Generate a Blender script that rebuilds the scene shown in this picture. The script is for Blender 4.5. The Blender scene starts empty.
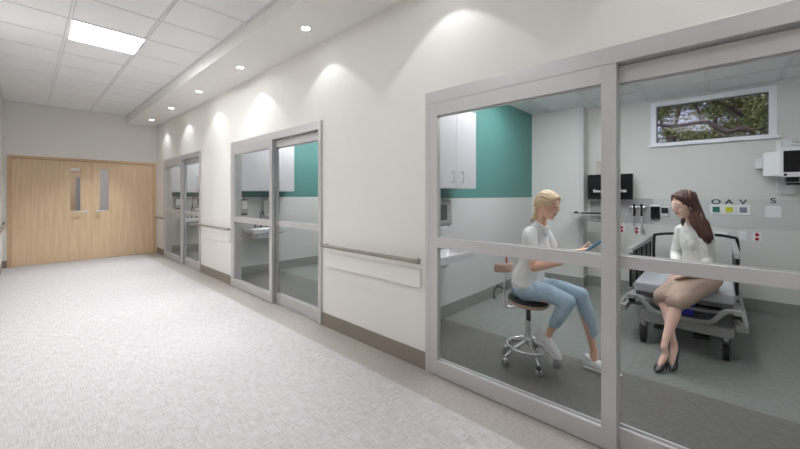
import bpy, bmesh, math, random
from mathutils import Vector, Matrix, noise
S = bpy.context.scene
C = S.collection
PI = math.pi
V = Vector

# ------------------------------------------------------------------ materials
MATS = {}
def mat(name, col, rough=0.6, metal=0.0, emit=None, estr=0.0, noise_amt=0.0, noise_scale=40, spec=0.5, bump=0.0, bscale=200, stretch=(1, 1, 1), sss=0, clear=0):
    m = bpy.data.materials.new(name); m.use_nodes = True
    nt = m.node_tree; p = nt.nodes['Principled BSDF']
    p.inputs['Base Color'].default_value = (*col, 1)
    p.inputs['Roughness'].default_value = rough
    p.inputs['Metallic'].default_value = metal
    p.inputs['Specular IOR Level'].default_value = spec
    if sss: p.inputs['Subsurface Weight'].default_value = sss; p.inputs['Subsurface Radius'].default_value = (.012, .005, .003)
    if clear: p.inputs['Coat Weight'].default_value = clear
    if emit: p.inputs['Emission Color'].default_value = (*emit, 1); p.inputs['Emission Strength'].default_value = estr
    tc = nt.nodes.new('ShaderNodeTexCoord'); mp = nt.nodes.new('ShaderNodeMapping'); mp.inputs['Scale'].default_value = stretch
    nt.links.new(tc.outputs['Object'], mp.inputs['Vector'])
    if noise_amt:
        n = nt.nodes.new('ShaderNodeTexNoise'); n.inputs['Scale'].default_value = noise_scale; n.inputs['Detail'].default_value = 4
        nt.links.new(mp.outputs['Vector'], n.inputs['Vector'])
        r = nt.nodes.new('ShaderNodeMapRange'); r.inputs['From Min'].default_value = .25; r.inputs['From Max'].default_value = .75
        r.inputs['To Min'].default_value = 1 - noise_amt; r.inputs['To Max'].default_value = 1 + noise_amt
        nt.links.new(n.outputs['Fac'], r.inputs['Value'])
        mx = nt.nodes.new('ShaderNodeVectorMath'); mx.operation = 'SCALE'; mx.inputs[0].default_value = col
        nt.links.new(r.outputs[0], mx.inputs['Scale']); nt.links.new(mx.outputs[0], p.inputs['Base Color'])
    if bump:
        n = nt.nodes.new('ShaderNodeTexNoise'); n.inputs['Scale'].default_value = bscale; n.inputs['Detail'].default_value = 3
        nt.links.new(mp.outputs['Vector'], n.inputs['Vector'])
        b = nt.nodes.new('ShaderNodeBump'); b.inputs['Strength'].default_value = bump; b.inputs['Distance'].default_value = .004
        nt.links.new(n.outputs['Fac'], b.inputs['Height']); nt.links.new(b.outputs[0], p.inputs['Normal'])
    MATS[name] = m
    return m

mat('wall_paint', (.80, .78, .735), .75, bump=.08, bscale=250, noise_amt=.01, noise_scale=6)
mat('soffit_paint', (.82, .805, .775), .8, bump=.05, bscale=250)
mat('room_wall', (.66, .665, .645), .6, bump=.06, bscale=250)
mat('panel_grey', (.40, .40, .40), .5)
mat('panel_pale', (.58, .60, .59), .5)
mat('guard_vinyl', (.80, .785, .745), .45)
mat('rail_taupe', (.30, .265, .225), .4)
mat('base_taupe', (.25, .215, .18), .5, noise_amt=.04)
mat('base_grey', (.255, .265, .25), .6, noise_amt=.06, noise_scale=60)
mat('aluminium', (.575, .56, .56), .42, .45, bump=.02, bscale=300)
mat('aluminium_edge', (.8, .81, .83), .3, .7)
mat('chrome', (.82, .82, .84), .12, 1.0)
mat('steel', (.6, .6, .62), .3, .9)
mat('white_plastic', (.78, .79, .81), .35)
mat('white_laminate', (.54, .545, .565), .35)
mat('ceramic', (.66, .66, .68), .15, clear=.3)
mat('black_plastic', (.008, .008, .009), .4, spec=.2)
mat('rubber', (.008, .008, .008), .6, spec=.2)
mat('dark_grey', (.09, .09, .095), .5)
mat('bed_grey', (.33, .33, .33), .4)
mat('bed_dark', (.085, .085, .088), .5, noise_amt=.05)
mat('mattress', (.42, .44, .47), .5, bump=.1, bscale=60)
mat('blue_bag', (.02, .02, .5), .5)
mat('navy', (.03, .03, .07), .6)
mat('green_outlet', (.0, .14, .075), .4)
mat('yellow_outlet', (.72, .72, .02), .4)
mat('slate_outlet', (.25, .28, .38), .4, noise_amt=.1, noise_scale=100)
mat('red_socket', (.45, .005, .015), .35)
mat('gold', (.7, .5, .2), .25, 1)
mat('beige_board', (.56, .50, .46), .5)
mat('seat_tan', (.47, .32, .24), .4, noise_amt=.04)
mat('seat_black', (.03, .03, .03), .5)
mat('skin_warm', (.84, .51, .37), .5, sss=.1, noise_amt=.03, noise_scale=14)
mat('skin_pale', (.90, .60, .50), .45, sss=.1, noise_amt=.03, noise_scale=14)
mat('lip', (.50, .10, .09), .35)
mat('brow_fair', (.38, .22, .12), .8)
mat('brow_dark', (.10, .045, .03), .8)
mat('lash', (.03, .018, .015), .6)
mat('teeth', (.85, .83, .8), .3)
mat('hair_blond', (.74, .56, .36), .42, noise_amt=.28, noise_scale=26, bump=.5, bscale=50, stretch=(1, 3, 5))
mat('hair_brown', (.075, .027, .017), .36, noise_amt=.4, noise_scale=30, bump=.5, bscale=60, stretch=(4, 4, .7))
mat('tunic', (.85, .85, .85), .75, bump=.15, bscale=60)
mat('knit', (.77, .77, .75), .85, bump=.25, bscale=120)
mat('tweed', (.42, .305, .25), .9, noise_amt=.22, noise_scale=220, bump=.4, bscale=250)
mat('jeans', (.42, .56, .68), .8, noise_amt=.06, noise_scale=20, bump=.4, bscale=45, stretch=(2.2, 1, 2.2))
mat('sneaker', (.86, .86, .88), .5)
mat('sole', (.75, .75, .77), .6)
mat('pump', (.015, .015, .018), .3)
mat('tablet_blue', (.06, .36, .66), .3)
mat('window_white', (.86, .86, .93), .4)
mat('bark', (.075, .055, .055), .9, noise_amt=.25, noise_scale=12, bump=.6, bscale=20)
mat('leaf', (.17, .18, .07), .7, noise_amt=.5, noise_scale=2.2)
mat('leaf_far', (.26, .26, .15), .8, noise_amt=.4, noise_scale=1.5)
mat('grass', (.1, .16, .05), .9, noise_amt=.3, noise_scale=5)
mat('panel_light', (.9, .9, .95), .5, emit=(.94, .94, .97), estr=8)
mat('panel_light_dim', (.9, .9, .95), .5, emit=(.95, .96, 1.0), estr=19)
mat('panel_light_mid', (.9, .9, .95), .5, emit=(.94, .955, 1.0), estr=3.0)
mat('down_light', (.9, .9, .95), .5, emit=(.95, .97, 1.0), estr=16)
mat('screen_white', (.85, .85, .85), .5, emit=(.8, .8, .8), estr=.25)
mat('letter_black', (.02, .02, .02), .5)

def screen():
    return mat('screen', (.006, .006, .007), .22, spec=.2)
screen()

def wood():
    m = bpy.data.materials.new('maple'); m.use_nodes = True; nt = m.node_tree; p = nt.nodes['Principled BSDF']
    tc = nt.nodes.new('ShaderNodeTexCoord'); mp = nt.nodes.new('ShaderNodeMapping'); mp.inputs['Scale'].default_value = (14, 14, .55)
    n = nt.nodes.new('ShaderNodeTexNoise'); n.inputs['Scale'].default_value = 2.6; n.inputs['Detail'].default_value = 6; n.inputs['Roughness'].default_value = .6
    cr = nt.nodes.new('ShaderNodeValToRGB')
    cr.color_ramp.elements[0].position = .3; cr.color_ramp.elements[0].color = (.62, .44, .27, 1)
    cr.color_ramp.elements[1].position = .7; cr.color_ramp.elements[1].color = (.78, .59, .385, 1)
    nt.links.new(tc.outputs['Object'], mp.inputs[0]); nt.links.new(mp.outputs[0], n.inputs['Vector'])
    nt.links.new(n.outputs['Fac'], cr.inputs[0]); nt.links.new(cr.outputs[0], p.inputs['Base Color'])
    p.inputs['Roughness'].default_value = .42
    MATS['maple'] = m
wood()
mat('maple_frame', (.62, .43, .27), .45, noise_amt=.05, noise_scale=10)

def split_paint():
    m = bpy.data.materials.new('teal_split'); m.use_nodes = True; nt = m.node_tree; p = nt.nodes['Principled BSDF']
    g = nt.nodes.new('ShaderNodeNewGeometry'); sx = nt.nodes.new('ShaderNodeSeparateXYZ'); nt.links.new(g.outputs['Position'], sx.inputs[0])
    gt = nt.nodes.new('ShaderNodeMath'); gt.operation = 'GREATER_THAN'; gt.inputs[1].default_value = 1.41; nt.links.new(sx.outputs[2], gt.inputs[0])
    mx = nt.nodes.new('ShaderNodeMix'); mx.data_type = 'RGBA'
    mx.inputs[6].default_value = (.60, .61, .60, 1); mx.inputs[7].default_value = (.085, .24, .222, 1)
    nt.links.new(gt.outputs[0], mx.inputs[0]); nt.links.new(mx.outputs[2], p.inputs['Base Color']); p.inputs['Roughness'].default_value = .55
    MATS['teal_split'] = m
split_paint()

def carpet():
    m = bpy.data.materials.new('carpet'); m.use_nodes = True; nt = m.node_tree; p = nt.nodes['Principled BSDF']
    tc = nt.nodes.new('ShaderNodeTexCoord')
    outs = []
    for sc in ((9, 190, 1), (190, 12, 1)):
        mp = nt.nodes.new('ShaderNodeMapping'); mp.inputs['Scale'].default_value = sc
        n = nt.nodes.new('ShaderNodeTexNoise'); n.inputs['Scale'].default_value = 1.0; n.inputs['Detail'].default_value = 3
        nt.links.new(tc.outputs['Object'], mp.inputs[0]); nt.links.new(mp.outputs[0], n.inputs['Vector']); outs.append(n.outputs['Fac'])
    a = nt.nodes.new('ShaderNodeMath'); a.operation = 'MULTIPLY'; nt.links.new(outs[0], a.inputs[0]); nt.links.new(outs[1], a.inputs[1])
    cr = nt.nodes.new('ShaderNodeValToRGB')
    cr.color_ramp.elements[0].position = .15; cr.color_ramp.elements[0].color = (.385, .36, .35, 1)
    cr.color_ramp.elements[1].position = .35; cr.color_ramp.elements[1].color = (.56, .54, .54, 1)
    nt.links.new(a.outputs[0], cr.inputs[0]); nt.links.new(cr.outputs[0], p.inputs['Base Color'])
    b = nt.nodes.new('ShaderNodeBump'); b.inputs['Strength'].default_value = .2; b.inputs['Distance'].default_value = .003
    nt.links.new(a.outputs[0], b.inputs['Height']); nt.links.new(b.outputs[0], p.inputs['Normal'])
    p.inputs['Roughness'].default_value = .95; p.inputs['Specular IOR Level'].default_value = .1
    MATS['carpet'] = m
carpet()

def tile(name, col, sx, sy, ox=0, oy=0, amt=.1, rough=.6, line=.82, w=.003, ns=45):
    """surface with fine mottling and thin joints every sx by sy metres"""
    m = bpy.data.materials.new(name); m.use_nodes = True; nt = m.node_tree; p = nt.nodes['Principled BSDF']
    g = nt.nodes.new('ShaderNodeNewGeometry'); s = nt.nodes.new('ShaderNodeSeparateXYZ'); nt.links.new(g.outputs['Position'], s.inputs[0])
    def joint(out, step, off):
        a = nt.nodes.new('ShaderNodeMath'); a.operation = 'SUBTRACT'; nt.links.new(out, a.inputs[0]); a.inputs[1].default_value = off - 100 * step
        b = nt.nodes.new('ShaderNodeMath'); b.operation = 'MODULO'; nt.links.new(a.outputs[0], b.inputs[0]); b.inputs[1].default_value = step
        c = nt.nodes.new('ShaderNodeMath'); c.operation = 'LESS_THAN'; nt.links.new(b.outputs[0], c.inputs[0]); c.inputs[1].default_value = w
        return c.outputs[0]
    mx = nt.nodes.new('ShaderNodeMath'); mx.operation = 'MAXIMUM'
    nt.links.new(joint(s.outputs[0], sx, ox), mx.inputs[0]); nt.links.new(joint(s.outputs[1], sy, oy), mx.inputs[1])
    n = nt.nodes.new('ShaderNodeTexNoise'); n.inputs['Scale'].default_value = ns; n.inputs['Detail'].default_value = 5; nt.links.new(g.outputs['Position'], n.inputs['Vector'])
    r = nt.nodes.new('ShaderNodeMapRange'); r.inputs['From Min'].default_value = .3; r.inputs['From Max'].default_value = .7
    r.inputs['To Min'].default_value = 1 - amt; r.inputs['To Max'].default_value = 1 + amt; nt.links.new(n.outputs['Fac'], r.inputs['Value'])
    li = nt.nodes.new('ShaderNodeMapRange'); li.inputs['To Min'].default_value = 1; li.inputs['To Max'].default_value = line; nt.links.new(mx.outputs[0], li.inputs['Value'])
    k = nt.nodes.new('ShaderNodeMath'); k.operation = 'MULTIPLY'; nt.links.new(r.outputs[0], k.inputs[0]); nt.links.new(li.outputs[0], k.inputs[1])
    v = nt.nodes.new('ShaderNodeVectorMath'); v.operation = 'SCALE'; v.inputs[0].default_value = col; nt.links.new(k.outputs[0], v.inputs['Scale'])
    nt.links.new(v.outputs[0], p.inputs['Base Color']); p.inputs['Roughness'].default_value = rough
    MATS[name] = m
tile('border_tile', (.345, .315, .28), 1.2, 50, .15, 1.0, .10, .55)
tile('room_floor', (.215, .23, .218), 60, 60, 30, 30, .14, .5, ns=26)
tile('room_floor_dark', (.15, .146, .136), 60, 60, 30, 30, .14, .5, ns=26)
tile('ceiling_tile', (.86, .86, .865), 60, 60, 30, 30, .025, .85, ns=120)
mat('ceiling_grid', (.68, .68, .69), .5)

def glass(name, tint, refl=1.0):
    m = bpy.data.materials.new(name); m.use_nodes = True; nt = m.node_tree; nt.nodes.remove(nt.nodes['Principled BSDF'])
    o = nt.nodes['Material Output']; t = nt.nodes.new('ShaderNodeBsdfTransparent'); t.inputs[0].default_value = (*tint, 1)
    g = nt.nodes.new('ShaderNodeBsdfGlossy'); g.inputs['Roughness'].default_value = .02; g.inputs['Color'].default_value = (refl, refl, refl, 1)
    ge = nt.nodes.new('ShaderNodeNewGeometry'); dt = nt.nodes.new('ShaderNodeVectorMath'); dt.operation = 'DOT_PRODUCT'
    nt.links.new(ge.outputs['Normal'], dt.inputs[0]); nt.links.new(ge.outputs['Incoming'], dt.inputs[1])
    def mth(op, a, b=0):
        q = nt.nodes.new('ShaderNodeMath'); q.operation = op
        nt.links.new(a, q.inputs[0]) if hasattr(a, 'links') else None
        if not hasattr(a, 'links'): q.inputs[0].default_value = a
        if hasattr(b, 'links'): nt.links.new(b, q.inputs[1])
        else: q.inputs[1].default_value = b
        return q.outputs[0]
    c1 = mth('ABSOLUTE', dt.outputs['Value']); fr_ = mth('ADD', mth('MULTIPLY', mth('POWER', mth('SUBTRACT', 1.0, c1), 5), .45), .008)
    mx = nt.nodes.new('ShaderNodeMixShader'); nt.links.new(fr_, mx.inputs[0]); nt.links.new(t.outputs[0], mx.inputs[1]); nt.links.new(g.outputs[0], mx.inputs[2])
    nt.links.new(mx.outputs[0], o.inputs[0]); MATS[name] = m
glass('glass', (.91, .915, .91), .8)
glass('glass_clear', (.92, .93, .96), .6)

# ------------------------------------------------------------------ mesh helpers
def wloc(o):
    l = V((0, 0, 0))
    while o: l += o.location; o = o.parent
    return l

def obj(name, bm, m, parent=None, kind=None, label=None, cat=None, group=None, smooth=False, bev=0, origin=None, mats=None):
    """bm holds world coordinates; they are made relative to the parent's origin"""
    off = wloc(parent) if parent else (V(origin) if origin else V((0, 0, 0)))
    bmesh.ops.recalc_face_normals(bm, faces=bm.faces)
    bmesh.ops.translate(bm, verts=bm.verts, vec=-off)
    me = bpy.data.meshes.new(name); bm.to_mesh(me); bm.free()
    o = bpy.data.objects.new(name, me); C.objects.link(o)
    if parent: o.parent = parent
    elif origin: o.location = origin
    for x in (mats or [m]): me.materials.append(MATS[x] if isinstance(x, str) else x)
    if smooth:
        for p in me.polygons: p.use_smooth = True
    if bev:
        md = o.modifiers.new('bevel', 'BEVEL'); md.width = bev; md.segments = 2; md.limit_method = 'ANGLE'; md.angle_limit = .6
        for p in me.polygons: p.use_smooth = False
    if kind: o['kind'] = kind
    if label: o['label'] = label
    if cat: o['category'] = cat
    if group: o['group'] = group
    return o

def thing(name, loc, label=None, cat=None, group=None, kind=None, rz=0):
    o = bpy.data.objects.new(name, None); C.objects.link(o); o.location = loc; o.empty_display_size = .1
    if label: o['label'] = label
    if cat: o['category'] = cat
    if group: o['group'] = group
    if kind: o['kind'] = kind
    return o

def kids(o): return [c for c in C.objects if c.parent == o]
def dup(o, shift, parent=None, label=None, group=None):
    c = o.copy(); C.objects.link(c)
    if parent: c.parent = parent
    else: c.location = o.location + V(shift)
    if label: c['label'] = label
    if group: c['group'] = group
    for k in kids(o): dup(k, (0, 0, 0), c)
    return c

def box(bm, x0, x1, y0, y1, z0, z1):
    vs = [bm.verts.new((x, y, z)) for x in (x0, x1) for y in (y0, y1) for z in (z0, z1)]
    for f in ((0, 1, 3, 2), (4, 6, 7, 5), (0, 4, 5, 1), (2, 3, 7, 6), (0, 2, 6, 4), (1, 5, 7, 3)):
        bm.faces.new([vs[i] for i in f])
    return vs
def B(*boxes):
    bm = bmesh.new()
    for b in boxes: box(bm, *b)
    return bm
def catmull(pts, n):
    P = [V(p) for p in pts]
    if len(P) < 3: return [P[0].lerp(P[1], i / n) for i in range(n + 1)]
    out = []
    for i in range(len(P) - 1):
        a = P[max(i - 1, 0)]; b = P[i]; c = P[i + 1]; d = P[min(i + 2, len(P) - 1)]
        for k in range(n):
            t = k / n
            out.append(.5 * ((2 * b) + (c - a) * t + (2 * a - 5 * b + 4 * c - d) * t * t + (3 * b - a - 3 * c + d) * t ** 3))
    out.append(P[-1]); return out
def loft(bm, pts, rad, ref=(0, 1, 0), n=4, seg=14, cap=True, exp=2.0, closed=False):
    """swept closed volume; rad = list of r or (r_side, r_other); side axis = component of ref normal to the path"""
    rad = [r if isinstance(r, (tuple, list)) else (r, r) for r in rad]
    P = catmull(pts, n); R = catmull([(a, b, 0) for a, b in rad], n)
    rings = []; N = len(P); ref = V(ref)
    for i, p in enumerate(P):
        t = (P[min(i + 1, N - 1)] - P[max(i - 1, 0)]).normalized()
        s = ref - t * ref.dot(t)
        if s.length < .05: s = V((1, .3, .2)); s = s - t * s.dot(t)
        s.normalize(); u = t.cross(s)
        rings.append((p, t, s, u, max(R[i][0], .0004), max(R[i][1], .0004)))
    seq = []
    if cap:
        p, t, s, u, a, b = rings[0]; k = min(a, b)
        for q in (.25, .6, .87): seq.append((p - t * k * math.sqrt(1 - q * q), s, u, a * q, b * q))
    for r in rings: seq.append((r[0], r[2], r[3], r[4], r[5]))
    if cap:
        p, t, s, u, a, b = rings[-1]; k = min(a, b)
        for q in (.87, .6, .25): seq.append((p + t * k * math.sqrt(1 - q * q), s, u, a * q, b * q))
    vr = []
    for p, s, u, a, b in seq:
        row = []
        for j in range(seg):
            w = 2 * PI * j / seg; c, d = math.cos(w), math.sin(w)
            if exp != 2: c = math.copysign(abs(c) ** (2 / exp), c); d = math.copysign(abs(d) ** (2 / exp), d)
            row.append(bm.verts.new(p + s * a * c + u * b * d))
        vr.append(row)
    for i in range(len(vr) - 1):
        for j in range(seg): bm.faces.new((vr[i][j], vr[i][(j + 1) % seg], vr[i + 1][(j + 1) % seg], vr[i + 1][j]))
    bm.faces.new(vr[0][::-1]); bm.faces.new(vr[-1])
def T(pts, r, n=5, seg=10, bm=None, smooth=True):
    bm = bm or bmesh.new()
    if smooth and len(pts) > 2: loft(bm, pts, [r] * len(pts), n=n, seg=seg, ref=(.31, .2, .93), cap=False)
    else:
        for a, b in zip(pts[:-1], pts[1:]): loft(bm, [a, b], [r, r], n=1, seg=seg, ref=(.31, .2, .93), cap=True)
    return bm
def cyl(bm, p, q, r, seg=20, r2=None):
    loft(bm, [p, q], [r, r2 or r], n=1, seg=seg, ref=(.31, .2, .93), cap=False)
def ell(bm, c, r, rot=None, sub=3):
    M = Matrix.Translation(V(c)) @ (rot.to_4x4() if rot else Matrix.Identity(4)) @ Matrix.Diagonal((*r, 1))
    bmesh.ops.create_icosphere(bm, subdivisions=sub, radius=1, matrix=M)
def prism(bm, poly, axis, a, b):
    """poly: 2D points; axis 'x','y' or 'z' is the extrusion axis from a to b"""
    def mk(p, h): return {'x': (h, p[0], p[1]), 'y': (p[0], h, p[1]), 'z': (p[0], p[1], h)}[axis]
    A = [bm.verts.new(mk(p, a)) for p in poly]; Bv = [bm.verts.new(mk(p, b)) for p in poly]
    bm.faces.new(A); bm.faces.new(Bv[::-1])
    for i in range(len(poly)): j = (i + 1) % len(poly); bm.faces.new((A[i], Bv[i], Bv[j], A[j]))
def text(name, s, loc, size, m, parent, rot=(PI / 2, 0, 0), sx=1, label=None):
    cu = bpy.data.curves.new(name, 'FONT'); cu.body = s; cu.size = size; cu.offset = size * .014 if len(s) == 1 else 0; cu.align_x = 'CENTER'; cu.align_y = 'CENTER'; cu.extrude = .001
    t = bpy.data.objects.new(name, cu); C.objects.link(t)
    bpy.context.view_layer.update()
    me = bpy.data.meshes.new_from_object(t.evaluated_get(bpy.context.evaluated_depsgraph_get()))
    bpy.data.objects.remove(t)
    M = Matrix.Translation(V(loc) - wloc(parent)) @ Matrix.Rotation(rot[2], 4, 'Z') @ Matrix.Rotation(rot[0], 4, 'X') @ Matrix.Diagonal((sx, 1, 1, 1))
    me.transform(M); me.materials.clear(); me.materials.append(MATS[m])
    o = bpy.data.objects.new(name, me); C.objects.link(o); o.parent = parent
    return o
def remesh(name, bm, m, parent, voxel=.006, smooth=6, mats=None, assign=None, disp=None, factor=.5, label=None):
    """union of the overlapping closed volumes in bm as one continuous skin"""
    bmesh.ops.recalc_face_normals(bm, faces=bm.faces)
    me = bpy.data.meshes.new('t'); bm.to_mesh(me); bm.free()
    t = bpy.data.objects.new('t', me); C.objects.link(t)
    r = t.modifiers.new('r', 'REMESH'); r.mode = 'VOXEL'; r.voxel_size = voxel; r.adaptivity = 0
    if smooth: s = t.modifiers.new('s', 'SMOOTH'); s.iterations = smooth; s.factor = factor
    bpy.context.view_layer.update()
    me2 = bpy.data.meshes.new_from_object(t.evaluated_get(bpy.context.evaluated_depsgraph_get()))
    bpy.data.objects.remove(t)
    if disp:
        nn = [v.normal.copy() for v in me2.vertices]
        for v, n in zip(me2.vertices, nn): v.co += n * disp(v.co)
    me2.materials.clear()
    for x in (mats or [m]): me2.materials.append(MATS[x])
    for p in me2.polygons:
        p.use_smooth = True
        p.material_index = assign(p.center) if assign else 0
    me2.transform(Matrix.Translation(-wloc(parent)))
    me2.name = name
    o = bpy.data.objects.new(name, me2); C.objects.link(o); o.parent = parent
    if label: o['label'] = label
    return o
def struct(name, bm, m, parent=None, bev=0, label=None, cat=None):
    return obj(name, bm, m, parent, kind=None if parent else 'structure', bev=bev, label=label, cat=cat)

# ------------------------------------------------------------------ the shell
XE = -10.4; YW = 2.255; YI = 2.395; YB = 6.186; YL = -.31; ZC = 3.33; ZS = 3.165; ZR = 2.84
DOORS = [(-1.777, .703), (-5.745, -3.262), (-9.68, -7.20)]
DH = 2.285
struct('floor', B((XE, 8, YL, 1.945, -.05, 0)), 'carpet')
struct('floor.001', B((XE, 8, 1.945, YI, -.05, 0)), 'border_tile')
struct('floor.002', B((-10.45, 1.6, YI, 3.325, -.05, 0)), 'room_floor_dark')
struct('floor.003', B((-10.45, 1.6, 3.325, YB + .15, -.05, 0)), 'room_floor')
struct('ceiling', B((XE, 8, YL, 1.651, ZC, ZC + .05)), 'ceiling_tile')
struct('ceiling.001', B((XE, 8, 1.651, YW, ZS, ZC + .05)), 'soffit_paint')
struct('wall_left', B((XE, 8, YL - .12, YL, 0, ZC)), 'wall_paint')
struct('wall_near', B((8, 8.12, YL - .12, YI, 0, ZC)), 'wall_paint')
bw = [(XE, DOORS[2][0], YW, YI, 0, ZC), (DOORS[2][1], DOORS[1][0], YW, YI, 0, ZC), (DOORS[1][1], DOORS[0][0], YW, YI, 0, ZC), (DOORS[0][1], 8, YW, YI, 0, ZC)]
for a, b in DOORS: bw.append((a, b, YW, YI, DH, ZC))
struct('wall_right', B(*bw), 'wall_paint')
struct('wall_end', B((XE - .15, XE, YL - .12, -.243, 0, ZC), (XE - .15, XE, 2.232, YI, 0, ZC), (XE - .15, XE, -.243, 2.232, 2.25, ZC)), 'wall_paint')
struct('baseboard_right', B(*[(a, b, YW - .008, YW, 0, .145) for a, b in ((XE, DOORS[2][0] - .002), (DOORS[2][1] + .002, DOORS[1][0] - .002), (DOORS[1][1] + .002, DOORS[0][0] - .002), (DOORS[0][1] + .002, 8))]), 'base_taupe')
struct('baseboard_left', B((XE, 8, YL, YL + .008, 0, .145)), 'base_taupe')
struct('baseboard_end', B((XE, XE + .008, YL + .008, -.245, 0, .145)), 'base_taupe')
# ceiling grid bars: double line seams running down the corridor, fine seams across it
bm = bmesh.new(); P_ = .640
gx = [-5.072 + P_ * i for i in range(-8, 21)]
for x in gx: box(bm, x - .006, x + .006, YL, 1.651, ZC - .004, ZC)
for y in (.325, .985):
    for d in (-.014, .014): box(bm, XE, 8, y + d - .004, y + d + .004, ZC - .007, ZC)
box(bm, XE, 8, YL, YL + .03, ZC - .008, ZC); box(bm, XE, 8, 1.62, 1.651, ZC - .008, ZC); box(bm, XE, XE + .03, YL, 1.651, ZC - .008, ZC)
obj('trim_1', bm, 'ceiling_grid', kind='structure')

# rooms
RX = [(-2.38, 1.40), (-6.33, -2.55), (-10.28, -6.50)]
struct('wall_partition', B((-2.55, -2.38, YI, YB, 0, ZR)), 'teal_split')
struct('wall_partition.001', B((-6.50, -6.33, YI, YB, 0, ZR)), 'teal_split')
struct('wall_partition.002', B((-10.45, -10.28, YI, YB, 0, ZR)), 'teal_split')
struct('wall_partition.003', B((1.40, 1.57, YI, YB, 0, ZR)), 'room_wall')
WX0, WX1, WZ0, WZ1 = -.735, .515, 2.175, 2.79
struct('wall_back', B((-10.45, WX0, YB, YB + .15, 0, ZR), (WX1, 1.57, YB, YB + .15, 0, ZR), (WX0, WX1, YB, YB + .15, 0, WZ0), (WX0, WX1, YB, YB + .15, WZ1, ZR)), 'room_wall')
struct('ceiling.002', B((-10.45, 1.57, YI, YB + .15, ZR, ZR + .06)), 'ceiling_tile')
bm = bmesh.new()
for i in range(-12, 4):
    x = -.110 + .645 * i
    for d in (-.014, .014): box(bm, x + d - .004, x + d + .004, YI, YB, ZR - .006, ZR)
for y in (3.05, 3.69, 4.33, 4.97, 5.61): box(bm, -10.28, 1.40, y - .006, y + .006, ZR - .004, ZR)
for x0, x1 in RX: box(bm, x0, x1, YB - .02, YB, ZR - .006, ZR)
# keep the grid inside the rooms: partitions rise through it
obj('trim_2', bm, 'ceiling_grid', kind='structure')
# pilaster that makes the left part of each back wall stand forward
for i, (x0, x1) in enumerate(RX):
    struct('wall_pilaster' + ('' if i == 0 else '.%03d' % i), B((x0, x0 + .81, 5.94, YB, 0, ZR)), 'room_wall')
    struct('trim_%d' % (3 + i), B((x0 + .755, x0 + .816, 5.934, 5.94, .15, ZR - .01), (x0 + .81, x0 + .816, 5.94, 5.99, .15, ZR - .01), (x0 + .002, x0 + .755, 5.938, 5.94, 1.408, 1.412)), 'panel_pale')
    struct('baseboard_room' + ('' if i == 0 else '.%03d' % i), B((x0, x0 + .008, YI, 5.94, 0, .15), (x0 + .008, x0 + .818, 5.932, 5.94, 0, .15), (x0 + .81, x0 + .818, 5.94, YB, 0, .15), (x0 + .818, x1, YB - .008, YB, 0, .15), (x1 - .008, x1, YI, YB - .008, 0, .15)), 'base_grey')

# headwall panels behind the bed
obj('wall_panel', B((-1.53, -.70, YB - .012, YB, 1.03, 1.40)), 'panel_grey', label='darker grey service panel strip on the back wall behind the otoscopes', cat='wall panel', bev=.002, origin=(-1.1, YB, 1.03))
obj('wall_panel', B((-.698, 1.39, YB - .010, YB, 1.03, 1.40)), 'panel_pale', label='paler grey service panel strip on back wall with the gas outlets', cat='wall panel', bev=.002, origin=(.3, YB, 1.03))

# ------------------------------------------------------------------ the exam room window
w = thing('window_1', (-.11, YB, WZ0), kind='structure', label='wide high window in white frame with oak branches outside', cat='window')
obj('window_frame', B((WX0, WX0 + .065, YB - .005, YB + .12, WZ0, WZ1), (WX1 - .065, WX1, YB - .005, YB + .12, WZ0, WZ1), (WX0 + .065, WX1 - .065, YB - .005, YB + .12, WZ1 - .065, WZ1), (WX0 + .065, WX1 - .065, YB - .005, YB + .12, WZ0, WZ0 + .02)), 'window_white', w, bev=.002)
obj('sash', B((WX0 + .065, WX0 + .075, YB + .06, YB + .09, WZ0 + .02, WZ1 - .065), (WX1 - .075, WX1 - .065, YB + .06, YB + .09, WZ0 + .02, WZ1 - .065), (WX0 + .075, WX1 - .075, YB + .06, YB + .09, WZ1 - .075, WZ1 - .065)), 'dark_grey', w)
obj('pane', B((WX0 + .075, WX1 - .075, YB + .072, YB + .078, WZ0 + .02, WZ1 - .075)), 'glass_clear', w)
obj('window_sill', B((WX0 - .02, WX1 + .02, YB - .045, YB + .0, WZ0 - .035, WZ0)), 'window_white', w, bev=.003)
obj('head_trim', B((WX0 - .008, WX1 + .008, YB - .03, YB, WZ1, WZ1 + .02)), 'room_wall', w, bev=.002)

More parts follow.
